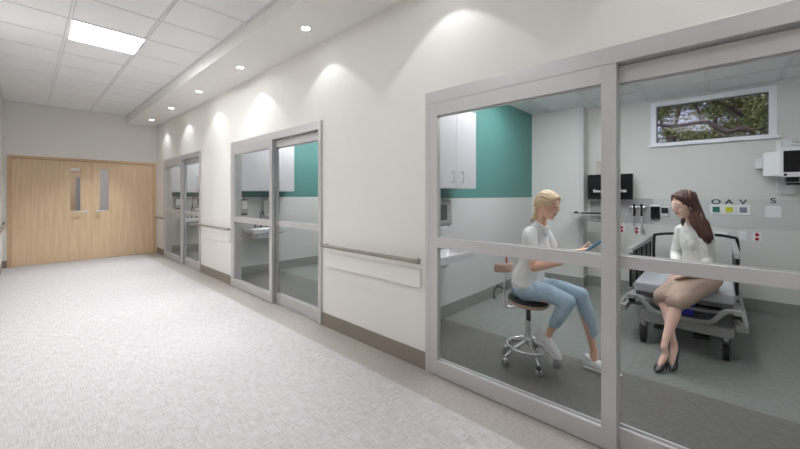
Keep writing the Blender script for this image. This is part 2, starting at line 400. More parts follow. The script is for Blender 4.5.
# ------------------------------------------------------------------ sliding glass doors
def glazed_door(x0, name, label):
    r = thing(name, (x0, YW, 0), kind='structure', label=label, cat='sliding door')
    x1 = x0 + 2.48; ft = .022   # frame face stands 22 mm proud of the wall
    yf = YW - ft; xm0 = x0 + 1.28; xm1 = x0 + 1.355
    # outer frame
    obj('header', B((x0, x1, yf, YI - .01, 2.19, DH)), 'aluminium', r, bev=.002)
    obj('jamb', B((x0, x0 + .045, yf, YI - .01, 0, 2.19)), 'aluminium', r, bev=.002)
    obj('jamb', B((x1 - .05, x1, yf, YI - .01, 0, 2.19)), 'aluminium', r, bev=.002)
    obj('track', B((x0 + .045, x1 - .05, YW + .01, YI - .01, 0, .008)), 'steel', r)
    # fixed leaf flush with the frame, sliding leaf 55 mm behind it
    def leaf(nm, a, b, y, z1, sl, sr, zt, mz0, mz1, zb):
        p = obj(nm, B((a, a + sl, y, y + .042, .006, z1), (b - sr, b, y, y + .042, .006, z1), (a + sl, b - sr, y, y + .042, zt, z1), (a + sl, b - sr, y, y + .042, .006, zb), (a + sl, b - sr, y, y + .042, mz0, mz1)), 'aluminium', r, bev=.0015)
        obj('glass_pane', B((a + sl, b - sr, y + .018, y + .024, zb, mz0)), 'glass', p)
        obj('glass_pane', B((a + sl, b - sr, y + .018, y + .024, mz1, zt)), 'glass', p)
        obj('glazing_bead', B((a + sl, b - sr, y + .026, y + .038, zb, zb + .012), (a + sl, b - sr, y + .026, y + .038, mz1, mz1 + .006), (a + sl, b - sr, y + .026, y + .038, zt - .01, zt)), 'aluminium_edge', p)
        return p
    leaf('fixed_panel', x0 + .045, xm1, yf + .001, 2.189, .075, .075, 2.085, 1.03, 1.11, .125)
    leaf('sliding_panel', xm1 - .065, x1 - .05, yf + .060, 2.182, .068, .07, 2.085, 1.035, 1.105, .125)
    return r
glazed_door(DOORS[0][0], 'door_3', 'nearest aluminium sliding glass door, two women visible through it')
glazed_door(DOORS[1][0], 'door_4', 'middle aluminium sliding glass door with a sink and cabinet behind')
glazed_door(DOORS[2][0], 'door_5', 'farthest aluminium sliding glass door, beside the wooden double doors')

# ------------------------------------------------------------------ wooden double doors at the end
fr = struct('trim_6', B((XE - .15, XE + .02, -.243, -.180, 0, 2.25), (XE - .15, XE + .02, 2.169, 2.232, 0, 2.25), (XE - .15, XE + .02, -.180, 2.169, 2.195, 2.25)), 'maple_frame', bev=.003, label='maple door frame around the wooden double doors', cat='door frame')
def leaf(name, y0, y1, py0, py1, x, hand, label):
    r = thing(name, (x, (y0 + y1) / 2, 0), kind='structure', label=label, cat='door')
    pz0, pz1 = 1.10, 2.045
    obj('door_leaf', B((x - .045, x, y0, py0, .006, 2.19), (x - .045, x, py1, y1, .006, 2.19), (x - .045, x, py0, py1, .006, pz0), (x - .045, x, py0, py1, pz1, 2.19)), 'maple', r, bev=.002)
    obj('vision_pane', B((x - .026, x - .020, py0, py1, pz0, pz1)), 'glass_clear', r)
    s = 1 if hand > 0 else -1; hy = .925 if hand < 0 else 1.13
    h = bmesh.new(); cyl(h, (x, hy, 1.085), (x + .012, hy, 1.085), .030); cyl(h, (x + .012, hy, 1.085), (x + .05, hy, 1.085), .012)
    rose = obj('handle_rose', h, 'white_plastic', r, smooth=False)
    obj('lever', T([(x + .045, hy, 1.085), (x + .055, hy + s * .02, 1.085), (x + .055, hy + s * .13, 1.083)], .010), 'white_plastic', rose, smooth=True)
    hg = bmesh.new()
    return r
leaf('door_1', -.178, 1.022, .673, .834, XE - .012, -1, 'left maple leaf of the double doors, with narrow vision pane')
leaf('door_2', 1.026, 2.167, 1.154, 1.321, XE - .012, 1, 'right maple leaf of the double doors, with narrow vision pane')
# what the vision panes show: the next stretch of corridor
struct('floor.004', B((-14.6, XE - .001, YL, YI, -.05, 0)), 'carpet')
struct('wall_beyond', B((-14.6, XE - .15, YL - .12, YL, 0, 3.0), (-14.6, XE - .15, YW, YI, 0, 3.0), (-14.72, -14.6, YL - .12, YI, 0, 3.0)), 'wall_paint')
struct('ceiling.003', B((-14.6, XE - .15, YL - .12, YI, 3.0, 3.05)), 'ceiling_tile')
d = thing('door_6', (-14.59, .9, 0), kind='structure', label='maple door seen through the left vision pane', cat='door')
obj('door_leaf', B((-14.6, -14.56, .55, 1.42, 0, 2.12)), 'maple', d, bev=.003)
obj('vision_pane', B((-14.562, -14.555, 1.06, 1.26, .98, 2.0)), 'panel_grey', d)
obj('lever', B((-14.556, -14.51, .93, 1.10, .95, .98)), 'white_plastic', d, bev=.003)
obj('door_frame', B((-14.6, -14.55, .46, .55, 0, 2.20), (-14.6, -14.55, 1.42, 1.51, 0, 2.20), (-14.6, -14.55, .55, 1.42, 2.12, 2.20)), 'maple_frame', d, bev=.003)
d = thing('door_7', (-13, YW, 0), kind='structure', label='grey metal framed door seen through the right vision pane', cat='door')
obj('door_frame', B((-13.9, -13.8, YW - .03, YW, 0, 2.2), (-12.4, -12.3, YW - .03, YW, 0, 2.2), (-13.8, -12.4, YW - .03, YW, 2.1, 2.2)), 'aluminium', d, bev=.003)
obj('door_leaf', B((-13.8, -12.4, YW - .015, YW, 0, 2.1)), 'panel_grey', d)

# ------------------------------------------------------------------ handrails and guards in the corridor
def handrail(x0, x1, y, sgn, label):
    r = thing('handrail', ((x0 + x1) / 2, y, .88), label, 'handrail')
    bm = bmesh.new(); yo = y + sgn * .062
    loft(bm, [(x0, y + sgn * .012, .900), (x0 + .012, y + sgn * .05, .900), (x0 + .06, yo, .900), (x1 - .06, yo, .900), (x1 - .012, y + sgn * .05, .900), (x1, y + sgn * .012, .900)], [(.019, .015)] * 6, ref=(0, 0, 1), n=4, seg=14, cap=False)
    obj('rail', bm, 'rail_taupe', r, smooth=True)
    n = max(2, int((x1 - x0) / .9))
    for i in range(n):
        x = x0 + .12 + (x1 - x0 - .24) * i / (n - 1)
        obj('bracket', B((x - .02, x + .02, min(y, yo), max(y, yo), .880, .888)), 'rail_taupe', r, bev=.002)
handrail(-3.15, -1.85, YW, -1, 'taupe handrail on the wall between nearest and middle glass doors')
handrail(-7.14, -5.80, YW, -1, 'taupe handrail on the wall between middle and farthest glass doors')
handrail(-10.3, -9.76, YW, -1, 'short taupe handrail between farthest glass door and wooden doors')
handrail(-10.2, 2.9, YL, 1, 'taupe handrail running along the left corridor wall')
for a, b, l in ((-3.16, -1.835, 'cream wall guard board below the nearest handrail'), (-7.12, -5.82, 'cream wall guard board below the handrail between middle and far doors'), (-10.28, -9.78, 'cream wall guard board beside the wooden double doors')):
    obj('wall_guard', B((a, b, YW - .02, YW, .670, .826)), 'guard_vinyl', label=l, cat='wall guard', bev=.006, origin=((a + b) / 2, YW, .670))

# ------------------------------------------------------------------ corridor lights
def panel(x0, x1, y0, y1, z, label, group=None, m='panel_light', drop=.006):
    r = thing('ceiling_light', ((x0 + x1) / 2, (y0 + y1) / 2, z), label, 'ceiling light', group)
    obj('diffuser', B((x0 + .012, x1 - .012, y0 + .012, y1 - .012, z - drop, z)), m, r)
    obj('frame', B((x0, x0 + .012, y0, y1, z - .010, z), (x1 - .012, x1, y0, y1, z - .010, z), (x0 + .012, x1 - .012, y0, y0 + .012, z - .010, z), (x0 + .012, x1 - .012, y1 - .012, y1, z - .010, z)), 'ceiling_grid', r)
    return r
panel(-5.722, -5.066, .345, .988, ZC - .004, 'square white ceiling light panel set in the corridor tiles', m='panel_light_dim')
for a in (-2.506 + .64, 1.334, 2.614, 3.254, 4.534, 5.174, 6.454, 7.094): panel(a, a + .628, .345, .965, ZC - .004, 'unseen square ceiling light panel added above the view to brighten the corridor', 'added fill panels above the view', m='panel_light_mid', drop=.02)  # unseen panels added as corridor fill, lenses dropped to spill onto the ceiling
pl = panel(-2.506, -1.878, .345, .965, ZC - .004, 'unseen square ceiling light panel added above the view to brighten the corridor', 'added fill panels above the view', m='panel_light_mid', drop=.02)
panel(.694, 1.322, .345, .965, ZC - .004, 'unseen square ceiling light panel added above the view to brighten the corridor', 'added fill panels above the view', m='panel_light_mid', drop=.02)
for i, (x0, x1) in enumerate(RX):
    o = -3.95 * i
    nm = ['nearest', 'middle', 'farthest'][i]
    for c in (-2, 0):
        for y in (3.065, 4.17): panel(-.735 + .645 * c + o + .01, -.130 + .645 * c + o, y, y + .61, ZR - .004, 'unseen white ceiling light panel put in to light the %s room' % nm, 'unseen ceiling lights of the %s room' % nm, drop=.05)  # out of view; front row added for brightness, lenses hang low to light ceiling
panel(-11.9, -11.3, .4, 1.0, 2.996, 'unseen ceiling light panel added just beyond the wooden doors')  # both panels out here are added so the vision panes do not go dark
panel(-13.6, -13.0, .4, 1.0, 2.996, 'unseen ceiling light panel added in the corridor beyond the wooden doors')
words = ['largest and nearest', 'second nearest', 'third nearest', 'fourth nearest', 'farthest, beside the end wall']
def spot(x, y, z, en=5.5, size=96, blend=.13):
    l = bpy.data.lights.new('lamp', 'SPOT'); l.energy = en; l.spot_size = math.radians(size); l.spot_blend = blend; l.shadow_soft_size = .025; l.color = (.93, .96, 1)
    o = bpy.data.objects.new('lamp', l); C.objects.link(o); o.location = (x, y, z); return o
for i, x in enumerate((1.64, .06, -1.52, -3.12, -4.72, -6.33, -7.93, -9.50)):
    lab = 'recessed round downlight in the white soffit, %s in view' % words[i - 3] if i > 2 else 'recessed round downlight in the soffit above the view'
    r = thing('downlight', (x, 1.955, ZS), lab, 'downlight', 'soffit downlights in view' if i > 2 else 'downlights above the view')
    b = bmesh.new(); cyl(b, (x, 1.955, ZS - .004), (x, 1.955, ZS), .040, 24); obj('lens', b, 'down_light', r)
    b = bmesh.new()
    n = 28
    for j in range(n):
        a0, a1 = 2 * PI * j / n, 2 * PI * (j + 1) / n
        q = [(.042, 0), (.056, 0), (.056, -.003), (.042, -.007)]
        A = [b.verts.new((x + r_ * math.cos(a0), 1.955 + r_ * math.sin(a0), ZS + z_)) for r_, z_ in q]
        Bq = [b.verts.new((x + r_ * math.cos(a1), 1.955 + r_ * math.sin(a1), ZS + z_)) for r_, z_ in q]
        for k in range(4): b.faces.new((A[k], A[(k + 1) % 4], Bq[(k + 1) % 4], Bq[k]))
    bmesh.ops.remove_doubles(b, verts=b.verts, dist=1e-5)
    obj('trim_ring', b, 'white_plastic', r)
    s = spot(x, 1.955, ZS - .012, 9 if x < -4 else 6); s.parent = r; s.location = (0, 0, -.012)
    s = spot(x, 1.955, ZS - .012, 125 if x < -3 else 18, 72, 1.0); s.parent = r; s.location = (0, 0, -.014); s.rotation_euler = (math.radians(-24), 0, 0)  # extra beam per downlight, added and tilted to brighten floor and far end

# ------------------------------------------------------------------ cabinets, sinks, dispensers in the three rooms
def cabinet(X, label):
    r = thing('wall_cabinet', (X, 2.95, 1.52), label, 'cabinet')
    y0, y1, z0, z1 = 2.43, 3.507, 1.52, 2.385
    obj('body', B((X, X + .31, y0, y1, z0, z1)), 'white_laminate', r, bev=.001)
    ym = 3.108
    for a, b, hy in ((y0 + .002, ym - .0015, ym - .085), (ym + .0015, y1 - .001, ym + .085)):
        dd = obj('door', B((X + .311, X + .33, a, b, z0 + .001, z1 - .002)), 'white_laminate', r, bev=.0015)
        obj('handle', T([(X + .33, hy, 1.585), (X + .358, hy, 1.587), (X + .362, hy, 1.60), (X + .362, hy, 1.68), (X + .358, hy, 1.693), (X + .33, hy, 1.695)], .0055, n=3, seg=8), 'steel', dd, smooth=True)
def sink(X, label):
    r = thing('wall_sink', (X, 2.97, .74), label, 'sink')
    bm = bmesh.new(); y0, y1, z0, z1 = 2.66, 3.34, .755, .835
    # body with hollow bowl: rings from outer skirt to bowl bottom
    def ring(x0, x1, a, b, z, k=.03, n=6):
        pts = []
        for cx, cy, s in ((x1 - k, b - k, 0), (x0 + k, b - k, 1), (x0 + k, a + k, 2), (x1 - k, a + k, 3)):
            for j in range(n + 1):
                w = PI / 2 * (s + j / n); pts.append((cx + k * math.cos(w), cy + k * math.sin(w), z))
        return [bm.verts.new(p) for p in pts]
    R = [ring(X, X + .32, y0 + .10, y1 - .10, .745), ring(X, X + .425, y0 + .015, y1 - .015, .77, .04), ring(X, X + .43, y0, y1, z1 - .01, .03), ring(X, X + .43, y0, y1, z1 + .012, .03), ring(X + .004, X + .42, y0 + .01, y1 - .01, z1 + .018, .03),
         ring(X + .12, X + .40, y0 + .05, y1 - .05, z1 + .008, .08), ring(X + .14, X + .38, y0 + .075, y1 - .075, z1 - .03, .08), ring(X + .18, X + .34, y0 + .14, y1 - .14, .765, .06)]
    for a, b in zip(R[:-1], R[1:]):
        for j in range(len(a)): bm.faces.new((a[j], a[(j + 1) % len(a)], b[(j + 1) % len(a)], b[j]))
    bm.faces.new(R[0][::-1]); bm.faces.new(R[-1])
    obj('basin', bm, 'ceramic', r, smooth=False, bev=0)
    b = bmesh.new(); prism(b, [(X, .745), (X, .63), (X + .20, .66), (X + .27, .745)], 'y', 2.84, 3.12); obj('trap_cover', b, 'white_plastic', r, bev=.015)
    f = bmesh.new(); z = z1 + .018
    cyl(f, (X + .06, 2.98, z), (X + .06, 2.98, z + .03), .020)
    loft(f, [(X + .06, 2.98, z), (X + .06, 2.98, z + .22), (X + .075, 2.98, z + .27), (X + .12, 2.98, z + .285), (X + .165, 2.98, z + .26), (X + .175, 2.98, z + .20)], [.011] * 6, seg=10, cap=False, ref=(0, 1, .01))
    fo = obj('faucet', f, 'dark_grey', r, smooth=True)
    for yy in (2.87, 3.09):
        h = bmesh.new(); cyl(h, (X + .06, yy, z), (X + .06, yy, z + .045), .016); loft(h, [(X + .05, yy, z + .05), (X + .13, yy + (yy - 2.98) * .2, z + .06)], [.009, .007], n=2, seg=8)
        obj('faucet_handle', h, 'dark_grey', fo, smooth=True)
def towel(X, label):
    r = thing('towel_dispenser', (X, 3.15, 1.06), label, 'towel dispenser')
    b = bmesh.new(); prism(b, [(X, 1.11), (X + .09, 1.09), (X + .125, 1.13), (X + .115, 1.37), (X + .095, 1.40), (X, 1.40)], 'y', 3.0, 3.33)
    obj('body', b, 'panel_grey', r, bev=.008)
    obj('window', B((X + .118, X + .124, 3.10, 3.23, 1.17, 1.34)), 'dark_grey', r)
    obj('outlet', B((X + .02, X + .10, 3.06, 3.27, 1.066, 1.10)), 'white_plastic', r, bev=.004)
    k = bmesh.new(); cyl(k, (X + .119, 3.04, 1.36), (X + .128, 3.04, 1.36), .012); obj('lock', k, 'black_plastic', r)
def soap(X, label):
    r = thing('soap_dispenser', (X, 2.66, 1.10), label, 'soap dispenser')
    obj('body', B((X, X + .09, 2.60, 2.73, 1.12, 1.37)), 'panel_grey', r, bev=.012)
    obj('cover', B((X + .09, X + .097, 2.615, 2.715, 1.20, 1.35)), 'white_plastic', r, bev=.004)
    obj('push_bar', B((X + .02, X + .10, 2.615, 2.715, 1.085, 1.12)), 'dark_grey', r, bev=.006)
for i, (x0, x1) in enumerate(RX):
    where = ['in the nearest room with the two women', 'behind the middle glass door', 'behind the farthest glass door'][i]
    cabinet(x0, 'white two-door wall cabinet on teal wall ' + where)
    sink(x0, 'white wall-hung basin ' + where)
    towel(x0, 'grey paper towel dispenser above the basin ' + where)
    soap(x0, 'small grey soap dispenser ' + where)

# ------------------------------------------------------------------ wall computer
r = thing('monitor', (-1.23, 6.0, 1.377), 'black wall monitor showing a name in white, beside the post', 'monitor')
obj('housing', B((-1.53, -.93, 6.035, 6.07, 1.377, 1.767)), 'black_plastic', r, bev=.004)
sc = obj('display', B((-1.522, -.938, 6.032, 6.035, 1.392, 1.759)), 'screen', r)
text('screen_text', 'Beaufort Memorial', (-1.23, 6.0305, 1.512), .062, 'screen_white', sc, sx=.93)
obj('bottom_bezel', B((-1.53, -.93, 6.028, 6.034, 1.377, 1.388)), 'dark_grey', r)
obj('mount_arm', B((-1.28, -1.18, 6.07, YB - .031, 1.50, 1.62)), 'steel', r, bev=.004)
obj('backboard', B((-1.44, -1.12, YB - .03, YB, 1.43, 2.0)), 'beige_board', label='beige mounting board on the wall behind the monitor', cat='mounting board', bev=.012, origin=(-1.28, YB, 1.43))
r = thing('keyboard_tray', (-1.35, 6.0, 1.165), 'grey wall-mounted keyboard tray under the monitor', 'keyboard tray')
obj('shelf', B((-1.66, -1.10, 5.56, 5.86, 1.160, 1.172)), 'panel_grey', r, bev=.004)
obj('arm', B((-1.36, -1.30, 5.70, YB - .012, 1.112, 1.128), (-1.36, -1.30, 5.74, 5.80, 1.128, 1.160), (-1.52, -1.30, 5.68, 5.76, 1.112, 1.126), (-1.50, -1.28, 5.74, 5.80, 1.07, 1.086), (-1.34, -1.28, 5.78, YB - .012, 1.07, 1.086)), 'steel', r, bev=.003)
obj('wall_track', B((-1.38, -1.26, YB - .03, YB - .012, 1.04, 1.36)), 'steel', r, bev=.003)
r = thing('keyboard', (-1.32, 5.68, 1.173), 'black keyboard lying on the grey wall tray', 'keyboard')
obj('case', B((-1.52, -1.12, 5.62, 5.76, 1.173, 1.188)), 'black_plastic', r, bev=.003)
kb = bmesh.new()
for a in range(15):
    for b_ in range(5): box(kb, -1.508 + a * .0258, -1.486 + a * .0258, 5.628 + b_ * .0255, 5.649 + b_ * .0255, 1.188, 1.194)
obj('keys', kb, 'dark_grey', r)
b = bmesh.new(); ell(b, (-1.60, 5.69, 1.187), (.032, .05, .014)); obj('mouse', b, 'black_plastic', smooth=True, label='black computer mouse at the left end of the tray', cat='mouse', origin=(-1.60, 5.69, 1.173))

# ------------------------------------------------------------------ wall devices over the bed
YP = YB - .012
r = thing('otoscope_set', (-.885, YP, 1.19), 'chrome wall unit with two black otoscope handles hanging from it', 'otoscope set')
b = bmesh.new(); loft(b, [(-.975, YP - .035, 1.27), (-.80, YP - .035, 1.27)], [(.022, .03)] * 2, ref=(0, 0, 1), n=1, exp=3); obj('cradle', b, 'chrome', r, smooth=True)
obj('back_plate', B((-.965, -.81, YP - .012, YP, 1.16, 1.25)), 'steel', r, bev=.01)
for x in (-.925, -.835):
    b = bmesh.new(); cyl(b, (x, YP - .06, 1.31), (x, YP - .06, 1.14), .013, 12); cyl(b, (x, YP - .075, 1.30), (x, YP - .045, 1.30), .018, 12)
    h = obj('instrument_handle', b, 'black_plastic', r)
    obj('cord', T([(x, YP - .06, 1.14), (x + .004, YP - .05, 1.02), (x - .002, YP - .04, .93), (x + .012, YP - .03, .88), (x + .02, YP - .03, .98)][:4 if x < -.9 else 5], .009, seg=8), 'steel', h, smooth=True)
r = thing('specula_dispenser', (-.67, YP, 1.10), 'black twin-tube holder with white top on wall, left of head', 'specula dispenser')
obj('bracket', B((-.735, -.620, YP - .06, YP, 1.285, 1.31)), 'white_plastic', r, bev=.003)
for x in (-.715, -.690, -.663, -.637):
    b = bmesh.new(); cyl(b, (x, YP - .035, 1.285), (x, YP - .035, 1.12), .0145, 12); cyl(b, (x, YP - .035, 1.12), (x, YP - .035, 1.095), .009, 12); obj('tube', b, 'black_plastic', r)
r = thing('pressure_gauge', (-.565, YP, 1.17), 'grey wall box with black dial just left of the dark-haired woman', 'gauge')
obj('case', B((-.615, -.515, YP - .05, YP, 1.15, 1.29)), 'white_plastic', r, bev=.012)
obj('dial', B((-.605, -.525, YP - .056, YP - .05, 1.19, 1.27)), 'black_plastic', r, bev=.002)
b = T([(-.60, YP - .03, 1.16), (-.58, YP - .04, 1.13), (-.50, YP - .04, 1.115), (-.42, YP - .03, 1.12)], .006, seg=8); obj('hose', b, 'steel', r, smooth=True)

YQ = YB - .010
def letter(s, x, z, lab):
    r = thing('letter_sign', (x, YQ, z), lab, 'letter sign')
    text('letter', s, (x, YQ - .002, z), .088, 'letter_black', r, sx=1.35)
letter('O', -.031, 1.358, 'black letter O above the green oxygen outlet')
letter('A', .094, 1.358, 'black letter A above the yellow air outlet')
letter('V', .223, 1.358, 'black letter V above the slate blue vacuum outlet')
letter('S', .482, 1.378, 'black letter S above the blank white plate')
for x, c, l in ((-.031, 'green_outlet', 'white gas outlet plate with a green centre, under letter O'), (.094, 'yellow_outlet', 'white gas outlet plate with a yellow centre, under letter A'), (.223, 'slate_outlet', 'white gas outlet plate with a blue-grey centre, under letter V')):
    r = thing('gas_outlet', (x, YQ, 1.19), l, 'gas outlet')
    obj('plate', B((x - .062, x + .062, YQ - .012, YQ, 1.195, 1.325)), 'white_plastic', r, bev=.003)
    o = obj('coupling', B((x - .034, x + .034, YQ - .022, YQ - .012, 1.228, 1.296)), c, r, bev=.006)
    obj('pin_hole', B((x - .013, x - .006, YQ - .0235, YQ - .022, 1.254, 1.268), (x + .006, x + .013, YQ - .0235, YQ - .022, 1.254, 1.268)), 'dark_grey', o)
r = thing('blank_plate', (.482, YQ, 1.17), 'square white wall plate under the letter S', 'wall plate')
obj('plate', B((.415, .548, YQ - .01, YQ, 1.175, 1.315)), 'white_plastic', r, bev=.003)
obj('slide', B((.45, .52, YQ - .016, YQ - .01, 1.19, 1.30)), 'white_plastic', r, bev=.002)
def outlet(x, z, l, c='red_socket', plate=True):
    r = thing('power_outlet', (x, YB, z), l, 'power outlet')
    obj('plate', B((x - .036, x + .036, YB - .007, YB, z - .058, z + .058)), 'white_plastic', r, bev=.002)
    for dz in (-.026, .026):
        b = bmesh.new(); loft(b, [(x - .014, YB - .008, z + dz), (x + .014, YB - .008, z + dz)], [(.0185, .003)] * 2, ref=(0, 0, 1), n=1, seg=12); s = obj('socket', b, c, r)
outlet(-1.092, .93, 'red double socket on back wall, left one of the pair below the otoscopes')
outlet(-.901, .925, 'red double socket on back wall directly below the otoscopes')
outlet(.346, .927, 'red double socket on the back wall right of the bed')
outlet(.217, .93, 'blank white socket on the back wall right of the bed rail', 'white_plastic')
r = thing('bed_light_switch', (.09, YB, .93), 'pale wall strip with switch behind the bed rail', 'switch')
obj('strip', B((-.20, .075, YB - .02, YB, .925, .965)), 'white_plastic', r, bev=.003)
obj('plate', B((.075, .130, YB - .008, YB, .87, .985)), 'panel_pale', r, bev=.003)

# patient monitor on its rail at the right edge
r = thing('patient_monitor', (.68, 6.0, 1.64), 'white boxy patient monitor with black screen at right edge', 'patient monitor')
b = bmesh.new(); prism(b, [(.385, 5.86), (.45, 5.83), (.53, 5.80), (1.02, 5.80), (1.02, 6.10), (.385, 6.10)], 'z', 1.665, 1.945)
obj('case', b, 'white_plastic', r, bev=.012)
b = bmesh.new(); prism(b, [(.50, 5.785), (1.04, 5.785), (1.04, 5.802), (.50, 5.802)], 'z', 1.652, 1.985); obj('front', b, 'white_plastic', r, bev=.005)
obj('screen', B((.53, .99, 5.781, 5.785, 1.705, 1.945)), 'screen', r, bev=.0)
k = bmesh.new(); cyl(k, (.545, 5.785, 1.678), (.545, 5.777, 1.678), .014, 16); obj('knob', k, 'black_plastic', r)
obj('handle', T([(.56, 5.86, 1.985), (.58, 5.86, 2.02), (.95, 5.86, 2.02), (.97, 5.86, 1.985)], .008, smooth=False), 'white_plastic', r)
obj('bracket', B((.56, .66, 5.88, 6.0, 1.60, 1.655), (.56, .64, 5.82, 5.88, 1.62, 1.645)), 'black_plastic', r, bev=.004)
obj('lower_latch', B((.56, .70, 5.82, 5.90, 1.565, 1.585)), 'black_plastic', r, bev=.002)
obj('side_box', B((.32, .385, 6.02, 6.10, 1.77, 1.89), (.33, .345, 6.10, YB, 1.78, 1.88)), 'white_plastic', r, bev=.004)
obj('mounting_rail', B((.505, .66, YB - .03, YB, 1.46, 2.095), (.53, .545, YB - .045, YB - .03, 1.46, 2.095), (.62, .635, YB - .045, YB - .03, 1.46, 2.095)), 'white_plastic', label='tall pale mounting rail on the wall behind the patient monitor', cat='mounting rail', bev=.002, origin=(.58, YB, 1.46))

# ------------------------------------------------------------------ the bed
bed = thing('hospital_bed', (-.26, 5.0, 0), 'grey hospital bed on casters that the dark-haired woman sits on', 'bed')
b = B((-.625, .105, 4.13, 5.95, .495, .59)); m_ = obj('mattress', b, 'mattress', bed, bev=.018)
obj('mattress_base', B((-.61, .09, 4.14, 5.93, .462, .495)), 'bed_dark', bed, bev=.004)
obj('deck', B((-.57, .05, 4.35, 5.85, .40, .462)), 'bed_dark', bed)
obj('blue_bin', B((-.285, -.17, 4.16, 4.60, .335, .458)), 'blue_bag', bed, bev=.008, label='dark blue box under the foot of the mattress')
obj('motor_cover', B((-.17, .02, 4.20, 4.55, .35, .42)), 'navy', bed, bev=.01)
b = bmesh.new(); prism(b, [(-.59, .31), (-.59, .235), (-.54, .21), (.03, .20), (.09, .215), (.10, .30), (.0, .295), (-.5, .325)], 'y', 4.12, 5.75); obj('base_cover', b, 'bed_grey', bed, bev=.012)
b = bmesh.new(); pts = [(-.63, 4.10, .447), (-.575, 4.10, .447), (-.53, 4.09, .40), (-.46, 4.08, .335), (-.36, 4.08, .325), (-.18, 4.08, .322), (-.06, 4.08, .335), (0, 4.08, .40), (.045, 4.09, .447), (.10, 4.10, .447)]
loft(b, pts, [(.021, .012)] * len(pts), ref=(0, 0, 1), n=3, seg=10, exp=4, cap=True); obj('foot_bar', b, 'bed_grey', bed, smooth=True)
b = bmesh.new(); loft(b, [(-.30, 4.13, .42), (-.1, 4.13, .41), (.04, 4.12, .43)], [(.012, .01)] * 3, ref=(0, 0, 1), n=3, seg=8, exp=4); obj('cross_strut', b, 'bed_grey', bed, smooth=True)
for sx, x0, x1 in ((-1, -.665, -.61), (1, .085, .14)):
    obj('corner_bumper', B((x0, x1, 4.07, 4.13, .395, .425)), 'rubber', bed, bev=.006)
    obj('corner_bracket', B((x0, x1, 4.075, 4.30, .425, .470)), 'bed_grey', bed, bev=.006)
    a0, a1 = (-.77, -.69) if sx < 0 else (.105, .185)
    sr = obj('side_board', B((a0, a1, 4.10, 5.60, .285, .345)), 'bed_grey', bed, bev=.007)
    sl = bmesh.new()
    for y in (4.2, 4.45, 4.7, 4.95, 5.2): box(sl, a0 + .03, a1 - .03, y, y + .17, .345, .348)
    obj('slot', sl, 'black_plastic', sr)
    obj('side_strut', B((min(a0, a1 - .05) if sx > 0 else a1 - .02, a0 + .02 if sx > 0 else -.57, 4.35, 4.40, .30, .33), (a0 if sx > 0 else a1 - .02, a0 + .02 if sx > 0 else -.57, 5.3, 5.35, .30, .33)), 'bed_dark', bed)
def caster(x, y):
    b = bmesh.new()
    cyl(b, (x - .022, y, .070), (x + .022, y, .070), .070, 28)
    c = obj('caster', b, 'rubber', bed, bev=.004)
    obj('fork', B((x - .034, x + .034, y - .02, y + .05, .145, .168), (x - .034, x - .026, y - .018, y + .03, .06, .146), (x + .026, x + .034, y - .018, y + .03, .06, .146)), 'bed_dark', c, bev=.006)
    s = bmesh.new(); cyl(s, (x, y, .165), (x, y, .22), .018, 14); obj('stem', s, 'steel', c)
for x in (-.55, .043):
    for y in (4.17, 5.65): caster(x, y)
obj('pedal', B((-.47, -.35, 4.14, 4.24, .158, .185)), 'black_plastic', bed, bev=.008)
obj('pedal', B((-.18, -.065, 4.10, 4.20, .155, .182)), 'black_plastic', bed, bev=.008)
b = bmesh.new(); pth = [(-.52, 5.93, .50), (-.62, 5.93, .50), (-.665, 5.93, .54), (-.665, 5.93, .86), (-.63, 5.93, .905), (-.42, 5.93, .935), (-.05, 5.93, .945), (.12, 5.93, .925), (.165, 5.93, .88), (.165, 5.93, .56), (.12, 5.93, .50), (.02, 5.93, .50)]
loft(b, pth, [(.024, .018)] * len(pth), ref=(0, 1, 0), n=3, seg=10, cap=True); obj('headboard', b, 'black_plastic', bed, smooth=True)
obj('headboard_post', B((-.56, -.53, 5.915, 5.945, .40, .50), (0, .03, 5.915, 5.945, .40, .50)), 'black_plastic', bed)
for X, yy0, yy1 in ((-.68, 4.25, 5.75), (.125, 4.55, 5.75)):
    b = bmesh.new()
    prism(b, [(yy0, .845), (yy0 + .02, .90), (yy1 - .03, .90), (yy1, .85), (yy1 - .02, .84), (yy0 + .05, .86)], 'x', X - .022, X + .022)
    rl = obj('side_rail', b, 'bed_grey', bed, bev=.008)
    n = 9
    for k in range(n):
        y = yy0 + .06 + (yy1 - yy0 - .12) * k / (n - 1)
        obj('rail_slat', B((X - .012, X + .012, y - (.018 if k % 2 else .03), y + (.018 if k % 2 else .03), .47, .862)), 'bed_dark' if k % 2 else 'black_plastic', rl, bev=.003)
    obj('lower_bar', B((X - .015, X + .015, yy0 + .02, yy1 - .02, .455, .495)), 'bed_grey', rl, bev=.004)
    obj('rail_bracket', B(((X if X < 0 else .09), (-.61 if X < 0 else X), 4.9, 5.0, .462, .49)), 'steel', rl)

